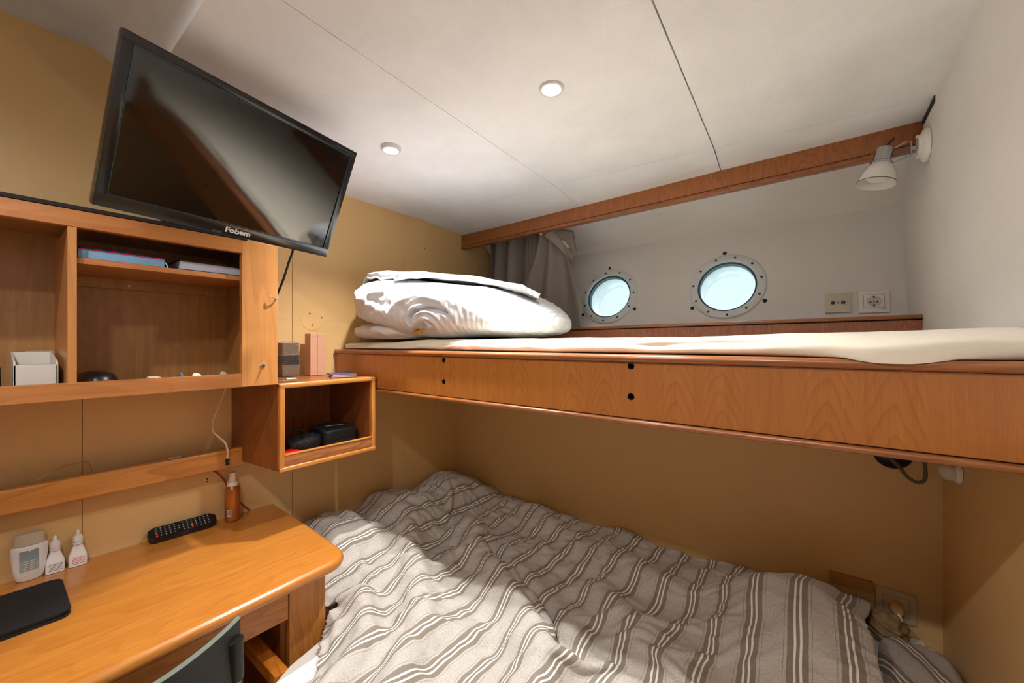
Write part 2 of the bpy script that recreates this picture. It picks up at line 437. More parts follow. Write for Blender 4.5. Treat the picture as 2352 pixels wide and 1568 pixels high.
r_ = bmesh.ops.extrude_face_region(bm, geom=list(bm.faces))
bmesh.ops.translate(bm, verts=[v for v in r_['geom'] if isinstance(v, bmesh.types.BMVert)], vec=(0, .02, .02))
struct('ceiling_recess_slope', bm, M_WHT)
# hull shell outside so no sky leaks round the recess
bm = B()
box(bm, -.05, 2.05, .055, .50, 1.28, 1.30); box(bm, -.05, 2.05, .075, .62, 2.13, 2.16)
struct('wall_hull_shell', bm, M_WHT)

bm = B(); box(bm, 0, 1.968, .060, .078, 1.30, 1.436, mi=0)
box(bm, 0, 1.968, .050, .31, 1.440, 1.453, bev=.004, seg=2, mi=1); box(bm, 0, 1.968, .062, .31, 1.435, 1.441, mi=2)
o = struct('trim_3', bm, [wood('purple_teak_crosscut', (176, 108, 72), (128, 72, 44), 'z', rough=.4, seed=12.0, ring=1.2, rscale=2.5), M_RED_X, M_DARK], smooth=True)
for v in o.data.vertices:
    if v.co.z > 1.34: v.co.z += .0095 * v.co.x

# ---- portholes
M_TUBE = simple('painted_porthole_tube', (240, 244, 242), .45, var=.35, vscale=6)
M_RUB = simple('teal_grey_gasket', (52, 84, 92), .5)
M_GLASS, nt, bs = newmat('porthole_glass')
nt.nodes.remove(bs); tr = nd(nt, 'ShaderNodeBsdfTransparent'); gl = nd(nt, 'ShaderNodeBsdfGlossy', Roughness=.02); mx = nd(nt, 'ShaderNodeMixShader')
tr.inputs[0].default_value = (.93, .97, .97, 1)
mx.inputs[0].default_value = .05; nt.links.new(tr.outputs[0], mx.inputs[1]); nt.links.new(gl.outputs[0], mx.inputs[2]); nt.links.new(mx.outputs[0], nt.nodes['Material Output'].inputs[0])
for i, c in enumerate(PORT):
    up = Vector((0, .3, 1)).normalized(); X_ = Vector((1, 0, 0)); inn = -PN
    root = bpy.data.objects.new('window_%d' % (i + 1), None); COL.objects.link(root); root.location = c; root['kind'] = 'structure'
    bm = B()
    prof = [(.120, -.004), (.120, .004), (.124, .008), (.128, .009), (.150, .009), (.1545, .006), (.1565, 0), (.1565, -.002)]
    lathe(bm, prof + [(.120, -.004)], c, inn, 72, xdir=X_)
    obj('window_frame', bm, M_ALU, root, smooth=True)
    bm = B(); lathe(bm, [(.121, -.030), (.113, -.028), (.1125, -.002), (.1205, .002), (.121, -.030)], c, inn, 64); obj('gasket', bm, M_RUB, root, smooth=True)
    bm = B(); lathe(bm, [(0, -.014), (.1135, -.014), (.1135, -.019), (0, -.019)], c, inn, 48); obj('pane', bm, M_GLASS, root)
    bm = B(); lathe(bm, [(.121, -.020), (.121, -.150), (.136, -.150), (.136, -.020), (.121, -.020)], c, inn, 64); obj('tube', bm, M_TUBE, root, smooth=True)
    ns = 11; offa = radians(12 if i else 4)
    for k in range(ns):
        a = offa + 2 * pi * k / ns
        p = c + X_ * (.139 * cos(a)) + up * (.139 * sin(a)) + inn * .009
        bm = B(); lathe(bm, [(.0052, -.001), (.0052, .0012), (.004, .0022), (0, .0024)], p, inn, 14)
        o = obj('screw', bm, M_SCREW, root, smooth=True)
        sl = B(); ang = random.Random(k + 7 * i).uniform(0, pi)
        d1 = X_ * cos(ang) + up * sin(ang); d2 = inn.cross(d1)
        box(sl, -.0045, .0045, -.0007, .0007, .0018, .0028, M=frame_matrix(p, d1, d2, inn)); obj('slot', sl, M_HOLE, o)
    for a in (95, 215, -28):
        a = radians(a); p = c + X_ * (.169 * cos(a)) + up * (.169 * sin(a))
        bm = B(); lathe(bm, [(.0085, -.002), (.0085, .001), (.006, .003), (0, .0032)], p, inn, 18)
        obj('hole_cap', bm, simple('black_rubber_cap', (26, 28, 30), .5), root, smooth=True)

# ================================================================== DOWNLIGHTS
M_LENS = simple('lit_downlight_lens', (255, 250, 240), .3, emis=14)
for k, p in enumerate(DL + DLB):
    t = thing('ceiling_downlight', ['round recessed ceiling downlight near the television', 'larger-looking round recessed ceiling downlight near middle of ceiling',
                                    'round downlight in the higher ceiling nearer the left wall', 'round downlight in the higher ceiling nearer the right wall'][k], 'ceiling light', p, 'recessed ceiling downlights')
    bm = B(); q = Vector(p)
    lathe(bm, [(.0335, .004), (.0335, -.003), (.031, -.0075), (.026, -.008), (.0225, -.005), (.020, .004), (.0335, .004)], q, (0, 0, 1), 48)
    obj('bezel', bm, simple('satin_nickel', (222, 222, 224), .4, metal=.3), t, smooth=True)
    bm = B(); lathe(bm, [(0, -.0045), (.012, -.0042), (.0215, -.0025), (.0215, .002), (0, .002)], q, (0, 0, 1), 32)
    obj('lens', bm, M_LENS, t, smooth=True)

# ================================================================== UPPER BUNK
YB = -.743
t = thing('upper_bunk', 'long veneered upper bunk with rounded red-brown top rail', 'bunk bed', (1.0, YB, 1.19))
def holey_board():
    bm = B(); x0, x1, z0, z1 = .002, 1.998, 1.203, 1.336; hs = [(.698, 1.325), (.698, 1.252), (1.349, 1.328), (1.349, 1.254)]
    N = 24; xs = [x0, .668, .728, 1.319, 1.379, x1]
    for a, b in ((x0, .668), (.728, 1.319), (1.379, x1)): box(bm, a, b, YB, YB + .025, z0, z1)
    for cx in (.698, 1.349):
        zz = [z for x, z in hs if x == cx]; hi, lo = max(zz), min(zz); mid = (hi + lo) / 2
        for cz, b0, b1 in ((hi, mid, z1), (lo, z0, mid)):
            AN = sorted([2 * pi * i / N for i in range(N)] + [math.atan2(sz_, sx_) % (2 * pi) for sx_ in (-.03, .03) for sz_ in (b0 - cz, b1 - cz)])
            for i in range(len(AN)):
                def pt(a, r): return (cx + r * cos(a), cz + r * sin(a))
                def ot(a):
                    ux, uz = cos(a), sin(a); tx = .03 / abs(ux) if abs(ux) > 1e-6 else 1e9
                    tz = ((b1 - cz) / uz if uz > 1e-6 else ((b0 - cz) / uz if uz < -1e-6 else 1e9)); s = min(tx, tz); return (cx + ux * s, cz + uz * s)
                a, b = AN[i], AN[(i + 1) % len(AN)]
                if abs(a - b) < 1e-6: continue
                q = [pt(a, .0085), pt(b, .0085), ot(b), ot(a)]
                quadm([(u, YB, v) for u, v in q], bm)
                quadm([(q[0][0], YB, q[0][1]), (q[1][0], YB, q[1][1]), (q[1][0], YB + .02, q[1][1]), (q[0][0], YB + .02, q[0][1])], bm, mi=1)
        quadm([(cx - .012, YB + .02, lo - .012), (cx + .012, YB + .02, lo - .012), (cx + .012, YB + .02, hi + .012), (cx - .012, YB + .02, hi + .012)], bm, mi=1)
        box(bm, cx - .03, cx + .03, YB + .0215, YB + .025, z0, z1)
    return bm
bb = obj('front_board', holey_board(), [M_BOARD, M_HOLE], t)
prof = [(YB + .03, 1.336)] + [(YB - .004 - .007 * sin(radians(a)) if False else YB - .002 - .010 * cos(radians(a)), 1.3465 + .0095 * sin(radians(a))) for a in range(-90, 91, 20)] + [(YB + .03, 1.356)]
bm = B(); prism(bm, prof, .0, 1.998, 'x'); bmesh.ops.bevel(bm, geom=[e for e in bm.edges if all(v.co.x < .001 for v in e.verts)], offset=.012, segments=4, affect='EDGES')
obj('top_rail', bm, M_RED_X, t, smooth=True)
prof = [(YB + .03, 1.186)] + [(YB - .001 - .007 * cos(radians(a)), 1.1935 + .007 * sin(radians(a))) for a in range(-90, 91, 20)] + [(YB + .03, 1.2)]
obj('bottom_rail', prism(B(), prof, .002, 1.998, 'x'), M_RED_X, t, smooth=True)
bm = B(); box(bm, .004, 1.996, YB + .004, YB + .03, 1.198, 1.206); box(bm, .004, 1.996, YB + .003, YB + .03, 1.332, 1.338); obj('shadow_gap', bm, simple('dark_brown_groove', (60, 28, 14), .7), t)
obj('base_board', bx(.004, 1.996, YB + .026, -.001, 1.21, 1.24), M_YEL, t)
obj('back_panel', bx(.004, 1.964, .001, .055, 1.302, 1.33), M_RED_X, t)
M_SHEET = cloth('cream_fleece_sheet', (238, 228, 208), .95, weave=500, crease=.25, sheen=.4, csc=12)

# ================================================================== LEFT WALL: RAIL
t = thing('wall_book_rail', 'long low oak rail fixed along the left wall above the desk', 'wall rail', (0, -1.6, .98))
bm = B(); box(bm, .050, .077, -2.4, -1.122, .948, 1.012, bev=.005, seg=3)
obj('front_rail', bm, M_OAK_Y, t, smooth=True)
obj('ledge', bx(.001, .052, -2.4, -1.122, .972, .984), simple('dark_brown_ledge', (70, 38, 18), .6), t)

# ================================================================== LEFT WALL: OPEN CABINET
CX = .32
t = thing('open_wall_cabinet', 'open-fronted beech wall cabinet with shelf below the television', 'cabinet', (.16, -1.7, 1.25))
bm = B()
box(bm, CX - .02, CX, -2.25, -1.215, 1.250, 1.2905, bev=.0015)             # bottom rail
box(bm, CX - .02, CX, -2.25, -1.215, 1.656, 1.696, bev=.0015)             # top rail
obj('face_rail', bm, M_CAB_Y, t)
obj('stile', bx(CX - .02, CX, -1.2145, -1.113, 1.250, 1.696, bev=.0015), M_CAB_Z, t)
obj('divider', bx(.03, CX - .001, -1.568, -1.553, 1.268, 1.6555, bev=.001), M_CAB_Z, t)
obj('side_panel', bx(.03, CX - .02, -1.165, -1.115, 1.252, 1.69), M_CABIN, t)
bm = B(); box(bm, .012, .03, -2.25, -1.115, 1.252, 1.69); box(bm, .0305, .046, -1.552, -1.166, 1.545, 1.574); obj('back_panel', bm, M_CABIN, t)
obj('bottom_panel', bx(.03, CX - .02, -2.25, -1.165, 1.254, 1.268), M_CABIN, t)
obj('top_panel', bx(.03, CX - .02, -2.25, -1.165, 1.676, 1.69), M_CABIN, t)
obj('shelf', bx(.031, CX - .022, -1.5525, -1.1655, 1.5745, 1.5885, bev=.001), M_CAB_Y, t)
obj('top_edge', bx(.03, CX + .002, -2.25, -1.20, 1.697, 1.706), M_DARK, t, label='black strip along the cabinet top')
bm = B(); p = (CX, -1.158, 1.309)
lathe(bm, [(.0072, -.001), (.0072, .0012), (.006, .002), (0, .0021)], (CX, -1.158, 1.312), (1, 0, 0), 24); lathe(bm, [(.0018, 0), (.0018, .014), (0, .0145)], (CX, -1.1585, 1.306), (1, 0, .1), 10)
obj('door_catch', bm, M_CHROME, t, smooth=True)
bm = B(); lathe(bm, [(.0035, -.001), (.0035, .001), (.0018, .0012), (.0018, -.001)], (.0465, -1.42, 1.556), (1, 0, 0), 14); obj('screw', bm, M_IVORY, t)
t = tag(obj('plastic_hook', tube(B(), [(.3215, -1.116, 1.533), (.329, -1.118, 1.528), (.333, -1.13, 1.527), (.330, -1.139, 1.531)], .0022, 8), simple('clear_plastic', (220, 200, 180), .1, trans=.6), None, smooth=True), 'tiny clear plastic hook stuck on the cabinet upright', 'hook')

# ================================================================== HANGING BOX CABINET
t = thing('box_shelf', 'square-fronted open wooden box shelf hanging between cabinet and bunk', 'shelf', (.16, -.93, .965))
yl, yr, zb, ztp, xf = -1.108, -.7525, .962, 1.250, .321
def trap(y0f, y1f, y0b, y1b, x0, x1, z0, z1, bev=0):
    bm = B(); prism(bm, [(x0, y0b), (x1, y0f), (x1, y1f), (x0, y1b)], z0, z1, 'z'); 
    if bev: bmesh.ops.bevel(bm, geom=list(bm.edges), offset=bev, segments=3, affect='EDGES')
    return bm
obj('side_panel', trap(yl + .002, yl + .017, yl - .032, yl - .017, .002, xf - .018, zb + .004, ztp - .004), M_BOXW, t)
obj('side_panel', bx(.002, xf - .018, yr - .017, yr - .002, zb + .004, ztp - .004), M_BOXW, t)
obj('back_panel', bx(.001, .012, yl - .015, yr - .018, zb + .016, ztp - .016), M_BOXW, t)
obj('bottom_panel', trap(yl + .002, yr - .002, yl - .03, yr - .002, .002, xf - .018, zb, zb + .0155), M_BOXW, t)
obj('top_panel', trap(yl + .002, yr - .002, yl - .03, yr - .002, .002, xf - .018, ztp - .0155, ztp), M_BOXW, t)
M_EDZ = wood('upright_edging', (214, 146, 72), (178, 108, 44), 'z', rough=.3, seed=1.0, ring=.4, coat=.4)
obj('front_edging', bx(xf - .018, xf, yl, yl + .018, zb, ztp, bev=.005, seg=3), M_EDZ, t, smooth=True)
obj('front_edging', bx(xf - .018, xf, yr - .015, yr, zb, ztp, bev=.004, seg=3), M_EDZ, t, smooth=True)
obj('front_edging', bx(xf - .018, xf + .001, yl, yr, ztp - .016, ztp + .001, bev=.005, seg=3), M_EDGE, t, smooth=True)
obj('front_edging', bx(xf - .018, xf + .001, yl, yr, zb - .001, zb + .014, bev=.004, seg=3), M_EDGE, t, smooth=True)
bm = B(); box(bm, xf - .014, xf - .003, yl + .018, yr - .015, zb + .014, zb + .050, bev=.002)
obj('retaining_lip', bm, wood('open_grain_oak_lip', (196, 128, 72), (120, 66, 30), 'y', rough=.5, seed=4.0, fib=3), t, smooth=True)
obj('lip_edge', bx(xf - .015, xf - .001, yl + .018, yr - .015, zb + .050, zb + .055, bev=.002), M_EDGE, t, smooth=True)

# ================================================================== DESK
t = thing('desk', 'worn honey-coloured wooden desk with rounded front corner', 'desk', (.3, -1.6, 0))
zt = .75
out = [(.002, -2.4), (.002, -1.0)] + [(.30, -1.0), (.49, -1.012)]
cxr, cyr, rr = .524, -1.085, .070
out += [(cxr + rr * cos(radians(a)), cyr + rr * sin(radians(a))) for a in range(84, -1, -6)] + [(.597, -1.15), (.602, -1.25), (.607, -1.36), (.613, -1.5), (.617, -1.65), (.62, -2.4)]
def inset(pts, d):
    res = []
    for i, (x, y) in enumerate(pts):
        if x < .28 or (i == len(pts) - 1): res.append((x - (d if x > .5 else 0), y)); continue
        a = Vector(pts[i - 1]); b = Vector(pts[(i + 1) % len(pts)]); t_ = (b - a).normalized(); n_ = Vector((-t_.y, t_.x))
        res.append((x - n_.x * d, y - n_.y * d))
    return res
sgn = 1
bm = B(); rings = []
for a in range(-90, 91, 15):
    q = inset(out, .0165 * (1 - cos(radians(a)))); rings.append([bm.verts.new((x, y, zt - .017 + .017 * sin(radians(a)))) for x, y in q])
for r0, r1 in zip(rings, rings[1:]):
    for i in range(len(r0)): bm.faces.new((r0[i], r0[(i + 1) % len(r0)], r1[(i + 1) % len(r0)], r1[i]))
bm.faces.new(rings[0]); bm.faces.new(rings[-1])
obj('desktop', bm, M_DESK, t, smooth=True, angle=60)
DXF = .500
bm = B(); box(bm, .02, DXF, -1.156, -1.050, .0, zt - .035, bev=.002)
obj('leg_panel', bm, wood('bold_oak_leg_panel', (216, 146, 70), (180, 112, 46), 'z', rough=.4, seed=3.7, ring=1.3, rscale=1.4), t)
d = obj('drawer', bx(.06, DXF, -1.92, -1.159, .592, .668, bev=.002), wood('bold_oak_drawer', (214, 146, 72), (180, 112, 48), 'y', rough=.4, seed=6.7, ring=1.3, rscale=1.4), t)
obj('drawer_lip', bx(.10, DXF - .012, -1.92, -1.157, .672, .715), simple('red_brown_rail', (110, 52, 22), .5), t)
obj('back_panel', bx(.004, .016, -2.4, -1.157, .0, .70), M_BOXW, t)
obj('side_panel', bx(.02, .48, -1.172, -1.1575, .0, .590), M_BOXW, t)
obj('leg_panel', bx(.02, DXF, -2.03, -1.93, 0, zt - .035, bev=.002), M_OAK_Z, t)
obj('runner', box(B(), .05, .585, -.018, .018, -.018, .018, bev=.004, M=Matrix.Translation((0, -1.212, .498))), wood('orange_runner', (226, 140, 50), (170, 92, 24), 'x', seed=2.0), t)
# ================================================================== TELEVISION
def televis():
    TL, TR, BR, BL = [Vector(v) for v in ((.676, -1.524, 1.971), (.578, -.988, 1.969), (.443, -1.020, 1.661), (.541, -1.556, 1.663))]
    X_ = ((TR - TL) + (BR - BL)).normalized(); U = ((TL - BL) + (TR - BR)).normalized(); Nn = X_.cross(U).normalized(); U = Nn.cross(X_)
    c = (TL + TR + BR + BL) / 4; w = .545 / 2; h = .338 / 2
    M = frame_matrix(c, X_, U, Nn)
    t = thing('television', 'black flat-screen television tilted down on the left wall above the cabinet', 'television', c)
    bm = B()
    box(bm, -w, w, -h, h, -.024, -.004, bev=.004)
    box(bm, -w, w, h - .018, h, -.006, 0, bev=.002); box(bm, -w, w, -h, -h + .0275, -.006, 0, bev=.002)
    box(bm, -w, -w + .018, -h + .0272, h - .0178, -.006, 0, bev=.001); box(bm, w - .018, w, -h + .0272, h - .0178, -.006, 0, bev=.001)
    bm.transform(M); obj('casing', bm, simple('glossy_black_casing', (16, 16, 18), .22, coat=.3), t, smooth=True)
    x0, x1, y0, y1 = -w + .018, w - .018, -h + .0272, h - .018; e_ = .0018
    bm = B()
    for a in ((x0, x0 + e_, y0, y1), (x1 - e_, x1, y0, y1), (x0, x1, y0, y0 + e_), (x0, x1, y1 - e_, y1)): box(bm, *a, -.004, .0006)
    bm.transform(M); obj('inner_edge', bm, simple('blue_grey_gloss_edge', (64, 84, 92), .15, metal=.6), t)
    bm = bx(x0, x1, y0, y1, -.006, -.0025); bm.transform(M)
    m = simple('dark_screen', (7, 7, 8), .06, spec=1.0, var=.0)
    obj('screen', bm, m, t)
    bm = bx(-w + .06, w - .06, -h + .05, h - .04, -.046, -.022, bev=.008); bm.transform(M); obj('back_cover', bm, M_BLACKP, t, smooth=True)
    me = text_mesh('Fobem', .0185, .0003, .0006); me.transform(M @ Matrix.Translation((.001, -h + .0135, .0004)) @ Matrix.Diagonal((1.22, 1, 1, 1)))
    obj('brand_lettering', me, simple('silver_lettering', (225, 225, 225), .4), t)
    bm = bx(-.058, -.036, -h + .0015, -h + .006, -.001, .001, bev=.0008); bm.transform(M); obj('sensor_window', bm, simple('smoked_window', (70, 60, 58), .3), t)
    # wall arm
    back = M @ Vector((0, 0, -.046))
    bm = B(); box(bm, 0, .016, back.y - .06, back.y + .06, 1.76, 1.90, bev=.002); tube(bm, [(.01, back.y, 1.83), (.2, back.y - .03, 1.84), tuple(back)], .014, 10, sm=False)
    bm2 = bx(-.05, .05, -.05, .05, -.05, -.044); bm2.transform(M); me_ = bpy.data.meshes.new('x'); bm2.to_mesh(me_); bm.from_mesh(me_)
    obj('wall_arm', bm, M_BLACKP, t)
televis()
tag(obj('television_cable', tube(B(), [(.16, -1.00, 1.80), (.15, -.990, 1.735), (.14, -.999, 1.69), (.12, -1.012, 1.62), (.09, -1.03, 1.54), (.05, -1.05, 1.44), (.02, -1.075, 1.36)], .0042, 8), M_BLACKP, None, smooth=True), 'black cable dropping from behind the television to the wall', 'cable')

# ================================================================== WALL SPOT LAMP (right wall)
def spot_lamp(name, label, base, nrm, head, hdir, arm=True):
    base = Vector(base); n_ = Vector(nrm).normalized(); hd = Vector(hdir).normalized(); head = Vector(head)
    t = thing(name, label, 'wall lamp', base)
    bm = B(); lathe(bm, [(.050, 0), (.050, .006), (.046, .012), (.030, .018), (.027, .022), (.0, .022)], base, n_, 40)
    obj('wall_plate', bm, simple('white_lacquer', (238, 236, 232), .2, coat=.5), t, smooth=True)
    for s in (-1, 1):
        bm = B(); p = base + Vector((0, 0, .030 * s)) + n_ * .012; lathe(bm, [(.005, 0), (.005, .010), (.0035, .013), (0, .013)], p, n_, 12)
        obj('screw_knob', bm, M_WHITEP, t, smooth=True)
    bm = B(); lathe(bm, [(.006, .018), (.006, .036), (.0, .036)], base, n_, 12)
    # u-shaped strap to the head
    tip = base + n_ * .034; side = hd.cross(n_).normalized()
    up_ = side.cross(n_).normalized()
    cuff = head - hd * .030
    pts = lambda s: [tip + up_ * .0, tip + up_ * .022 * s, tip + n_ * .01 + up_ * .024 * s, cuff + up_ * .020 * s + n_ * -.012]
    for s in (-1, 1): tube(bm, pts(s), .0025, 6, sm=False)
    obj('arm', bm, M_CHROME, t, smooth=True)
    bm = B(); lathe(bm, [(0, -.062), (.021, -.062), (.022, -.058), (.022, -.022), (.027, -.018), (.027, -.012), (0, -.012)], head, hd, 32); obj('chrome_cap', bm, M_CHROME, t, smooth=True)
    bm = B(); lathe(bm, [(.022, -.016), (.034, -.002), (.043, .020), (.0475, .044), (.0485, .048), (.0465, .048), (.0415, .020), (.032, .0), (.018, -.012), (.022, -.016)], head, hd, 48)
    s_ = obj('lamp_shade', bm, simple('white_enamel_shade', (240, 238, 234), .18, coat=.6), t, smooth=True)
    bm = B(); lathe(bm, [(.0478, .0445), (.0488, .0445), (.0488, .0462), (.0478, .0462), (.0478, .0445)], head, hd, 48); obj('rim', bm, M_STEEL, s_)
    bm = B(); lathe(bm, [(0, -.01), (.012, -.008), (.024, .008), (.03, .026), (.022, .036), (0, .040)], head, hd, 24); obj('bulb', bm, simple('unlit_bulb', (235, 232, 224), .3), t, smooth=True)
    up2 = -hd
    obj('switch_lever', tube(B(), [cuff - hd * .030, cuff - hd * .042 + n_ * -.004, cuff - hd * .060 + n_ * -.016], .0032, 8), M_STEEL, t, smooth=True)
    obj('lamp_cord', tube(B(), [base + n_ * .03, base + n_ * .055 + Vector((0, 0, -.006)), cuff + n_ * -.018 - hd * .0], .003, 8), simple('grey_cord', (110, 106, 100), .6), t, smooth=True)
    return t
spot_lamp('wall_reading_lamp', 'white and chrome reading lamp on the right wall near the ceiling', (1.967, -.012, 1.965), (-1, 0, 0), (1.862, -.025, 1.918), (-.20, -.10, -1))
t = thing('round_wall_light', 'tiny white round light on the right wall just under the upper bunk', 'wall light', (1.999, -.177, 1.046))
bm = B(); lathe(bm, [(.026, 0), (.026, .006), (.024, .010), (0, .010)], (1.999, -.177, 1.050), (-1, 0, 0), 28); obj('base', bm, M_WHITEP, t, smooth=True)
bm = B(); lathe(bm, [(.020, .010), (.022, .018), (.019, .030), (.010, .037), (0, .039)], (1.999, -.177, 1.050), (-1, 0, 0), 28); obj('dome', bm, M_IVORY, t, smooth=True)
t = thing('cord_fixture', 'black round fixture with looped grey cord under the upper bunk', 'cable', (1.90, -.001, 1.035))
bm = B(); lathe(bm, [(.045, 0), (.045, .008), (.036, .018), (.015, .024), (0, .024)], (1.893, -.001, 1.045), (0, -1, 0), 36); obj('base', bm, M_BLACKP, t, smooth=True)
obj('cord_loop', tube(B(), [(1.885, -.022, 1.035), (1.90, -.05, 1.02), (1.915, -.07, .998), (1.935, -.075, .985), (1.952, -.07, .995), (1.955, -.055, 1.03), (1.952, -.04, 1.10), (1.952, -.03, 1.17)], .0048, 8), simple('grey_cord_2', (104, 98, 90), .6), t, smooth=True)

# ================================================================== SOCKETS
def on_panel(x, z, d=0):
    return Vector((x, py(z), z)) - PN * d
UPP = Vector((0, .3, 1)).normalized()
def plate(t, c, X_, U, N_, w, h, th, m, bev=.002):
    bm = bx(-w / 2, w / 2, -h / 2, h / 2, 0, th, bev=bev); bm.transform(frame_matrix(c, X_, U, N_)); return obj('plate', bm, m, t, smooth=True)
XX = Vector((1, 0, 0))
c = on_panel(1.7755, 1.5365); t = thing('antenna_socket', 'ivory square aerial socket plate left of the white power socket', 'socket', c)
plate(t, c, XX, UPP, -PN, .079, .080, .009, M_IVORY)
def pdisc(parent, name, c, X_, U, N_, u, v, prof, m, n=20):
    bm = B(); lathe(bm, prof, (0, 0, 0), (0, 0, 1), n); bm.transform(frame_matrix(c + X_ * u + U * v, X_, U, N_)); return obj(name, bm, m, parent, smooth=True)
for u in (-.0155, .0155):
    a = pdisc(t, 'jack', c, XX, UPP, -PN, u, 0, [(.0068, .008), (.0068, .0098), (.0055, .0100), (.0050, .0094), (0, .0094)], simple('dark_jack', (52, 54, 56), .4, metal=.5))
    pdisc(a, 'pin_hole', c, XX, UPP, -PN, u, 0, [(.0018, .0094), (.0018, .0102), (0, .0103)], M_IVORY, 10)
pdisc(t, 'screw', c, XX, UPP, -PN, 0, 0, [(.0032, .008), (.0032, .0096), (0, .0098)], M_SCREW, 12)
def socket(name, label, c, X_, U, N_, m, w=.088, plugged=False):
    t = thing(name, label, 'socket', c)
    plate(t, c, X_, U, N_, w, w, .009, m)
    bm = bx(-.0285, .0285, -.0265, .0265, .0085, .0098, bev=.0008); bm.transform(frame_matrix(c, X_, U, N_)); f = obj('insert', bm, m, t)
    bm = bx(-.0293, .0293, -.0273, .0273, .0084, .0092); bm.transform(frame_matrix(c, X_, U, N_)); obj('groove', bm, simple('grey_groove', (120, 112, 104), .7), t)
    pdisc(t, 'recess', c, X_, U, N_, 0, 0, [(.0205, .0096), (.0205, .0102), (.0195, .0104), (.0185, .0100), (.0178, .0099), (0, .0099)], simple('recess_shade_ring', (206, 200, 192), .5), 40)
    if not plugged:
        for u in (-.0095, .0095): pdisc(t, 'pin_hole', c, X_, U, N_, u, -.003, [(.0026, .0098), (.0026, .0106), (0, .0107)], M_HOLE, 12)
        pdisc(t, 'screw', c, X_, U, N_, 0, -.003, [(.0022, .0098), (.0022, .0108), (0, .0109)], M_SCREW, 12)
        for v in (.0165, -.0165):
            bm = bx(-.0022, .0022, v - .004, v + .004, .0098, .0112); bm.transform(frame_matrix(c, X_, U, N_)); obj('earth_clip', bm, M_STEEL, t)
        bm = bx(.022, .030, -.0325, -.0315, .009, .0094); bm.transform(frame_matrix(c, X_, U, N_)); obj('maker_mark', bm, M_STEEL, t)
    return t
c = on_panel(1.8785, 1.5355); socket('power_socket', 'white square power socket on the porthole panel', c, XX, UPP, -PN, M_WHITEP)
c = Vector((1.900, -.0005, .583)); YN = Vector((0, -1, 0))
socket('power_socket', 'beige power socket low on the wall behind the lower bed', c, XX, Vector((0, 0, 1)), YN, simple('beige_plastic', (196, 178, 150), .5), .090, plugged=True)
t = thing('wall_plug', 'pale round plug in the low socket behind the striped bed', 'plug', c + YN * .011)
bm = B(); lathe(bm, [(0, .010), (.0185, .010), (.0185, .018), (.016, .036), (.010, .044), (0, .045)], c, (0, -1, 0), 32); obj('plug_body', bm, simple('peach_plug', (206, 160, 112), .4), t, smooth=True)
obj('plug_cord', tube(B(), [c + Vector((0, -.040, -.004)), c + Vector((.006, -.052, -.018)), c + Vector((.01, -.05, -.05)), c + Vector((.0, -.04, -.10))], .004, 8), M_WHITEP, t, smooth=True)
tag(obj('cable_cover', bx(1.742, 1.848, -.016, -.0005, .600, .636, bev=.003), simple('brown_cover', (176, 124, 58), .5)), 'small brown cable cover low on the wall behind the lower bed', 'cable cover')

# round cover plate and screw holes on the left wall
t = thing('round_cover_plate', 'cream round cover plate with three screws on the left wall', 'cover plate', (0, -.846, 1.482))
bm = B(); lathe(bm, [(.0455, 0), (.0455, .0008), (.0448, .0011), (0, .0011)], (0, -.846, 1.482), (1, 0, 0), 48); obj('plate', bm, M_YEL, t)
for y, z in ((-.856, 1.508), (-.805, 1.493), (-.843, 1.459)):
    bm = B(); lathe(bm, [(.0032, .001), (.0032, .0020), (0, .0022)], (0, y, z), (1, 0, 0), 12); obj('screw', bm, M_SCREW, t)
bm = B()
for y, z in ((-1.213, .905), (-1.213, .896), (-.985, .905), (-.965, .899), (-1.60, 1.235), (-.30, 1.94), (-.20, 1.96), (-.22, 1.955), (-.23, 1.90)):
    lathe(bm, [(.0022, 0), (.0022, .0006), (0, .0006)], (0, y, z), (1, 0, 0), 10)
struct('trim_4', bm, M_HOLE)

# ================================================================== THINGS ON THE BOX SHELF
zt_ = 1.2515
t = thing('wrapped_box', 'dark patterned box in crinkled clear wrap on the box shelf', 'box', (.035, -.955, zt_))
obj('carton', bx(.012, .058, -.988, -.926, zt_, zt_ + .132, bev=.001), simple('dark_taupe_card', (108, 86, 66), .5), t)
obj('band', bx(.0115, .0586, -.9886, -.9254, zt_ + .045, zt_ + .084), simple('black_speckled_band', (30, 24, 17), .35, var=.6, vscale=120), t)
for z in (.045, .085): obj('gold_line', bx(.0112, .0589, -.9889, -.9251, zt_ + z - .0008, zt_ + z + .0004), bpy.data.materials.get('gold_line') or simple('gold_line', (200, 176, 130), .3, metal=.6), t)
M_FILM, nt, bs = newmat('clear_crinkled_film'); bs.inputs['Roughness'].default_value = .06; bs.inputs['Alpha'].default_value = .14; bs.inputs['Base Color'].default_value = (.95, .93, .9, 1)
tcx = nd(nt, 'ShaderNodeTexCoord'); nn = nd(nt, 'ShaderNodeTexNoise', Scale=140.0, Detail=3.0, Distortion=1.5); mpp = nd(nt, 'ShaderNodeMapping'); mpp.inputs['Scale'].default_value = (1, 1, 2.2); nt.links.new(tcx.outputs['Object'], mpp.inputs[0]); nt.links.new(mpp.outputs[0], nn.inputs[0]); nt.links.new(ramp(nt, nn.outputs[0], [(.0, (.03,) * 3), (.60, (.05,) * 3), (.70, (.55,) * 3)]), bs.inputs['Alpha']); bump(nt, bs, nn.outputs[0], 1.0, .012); bs.inputs['Specular IOR Level'].default_value = 1.0  # whitish crease flecks in the alpha, painted in as sparkle highlights on the film
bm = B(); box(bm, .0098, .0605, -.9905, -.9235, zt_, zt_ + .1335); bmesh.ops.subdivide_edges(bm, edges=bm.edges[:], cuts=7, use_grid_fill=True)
rn = random.Random(4)
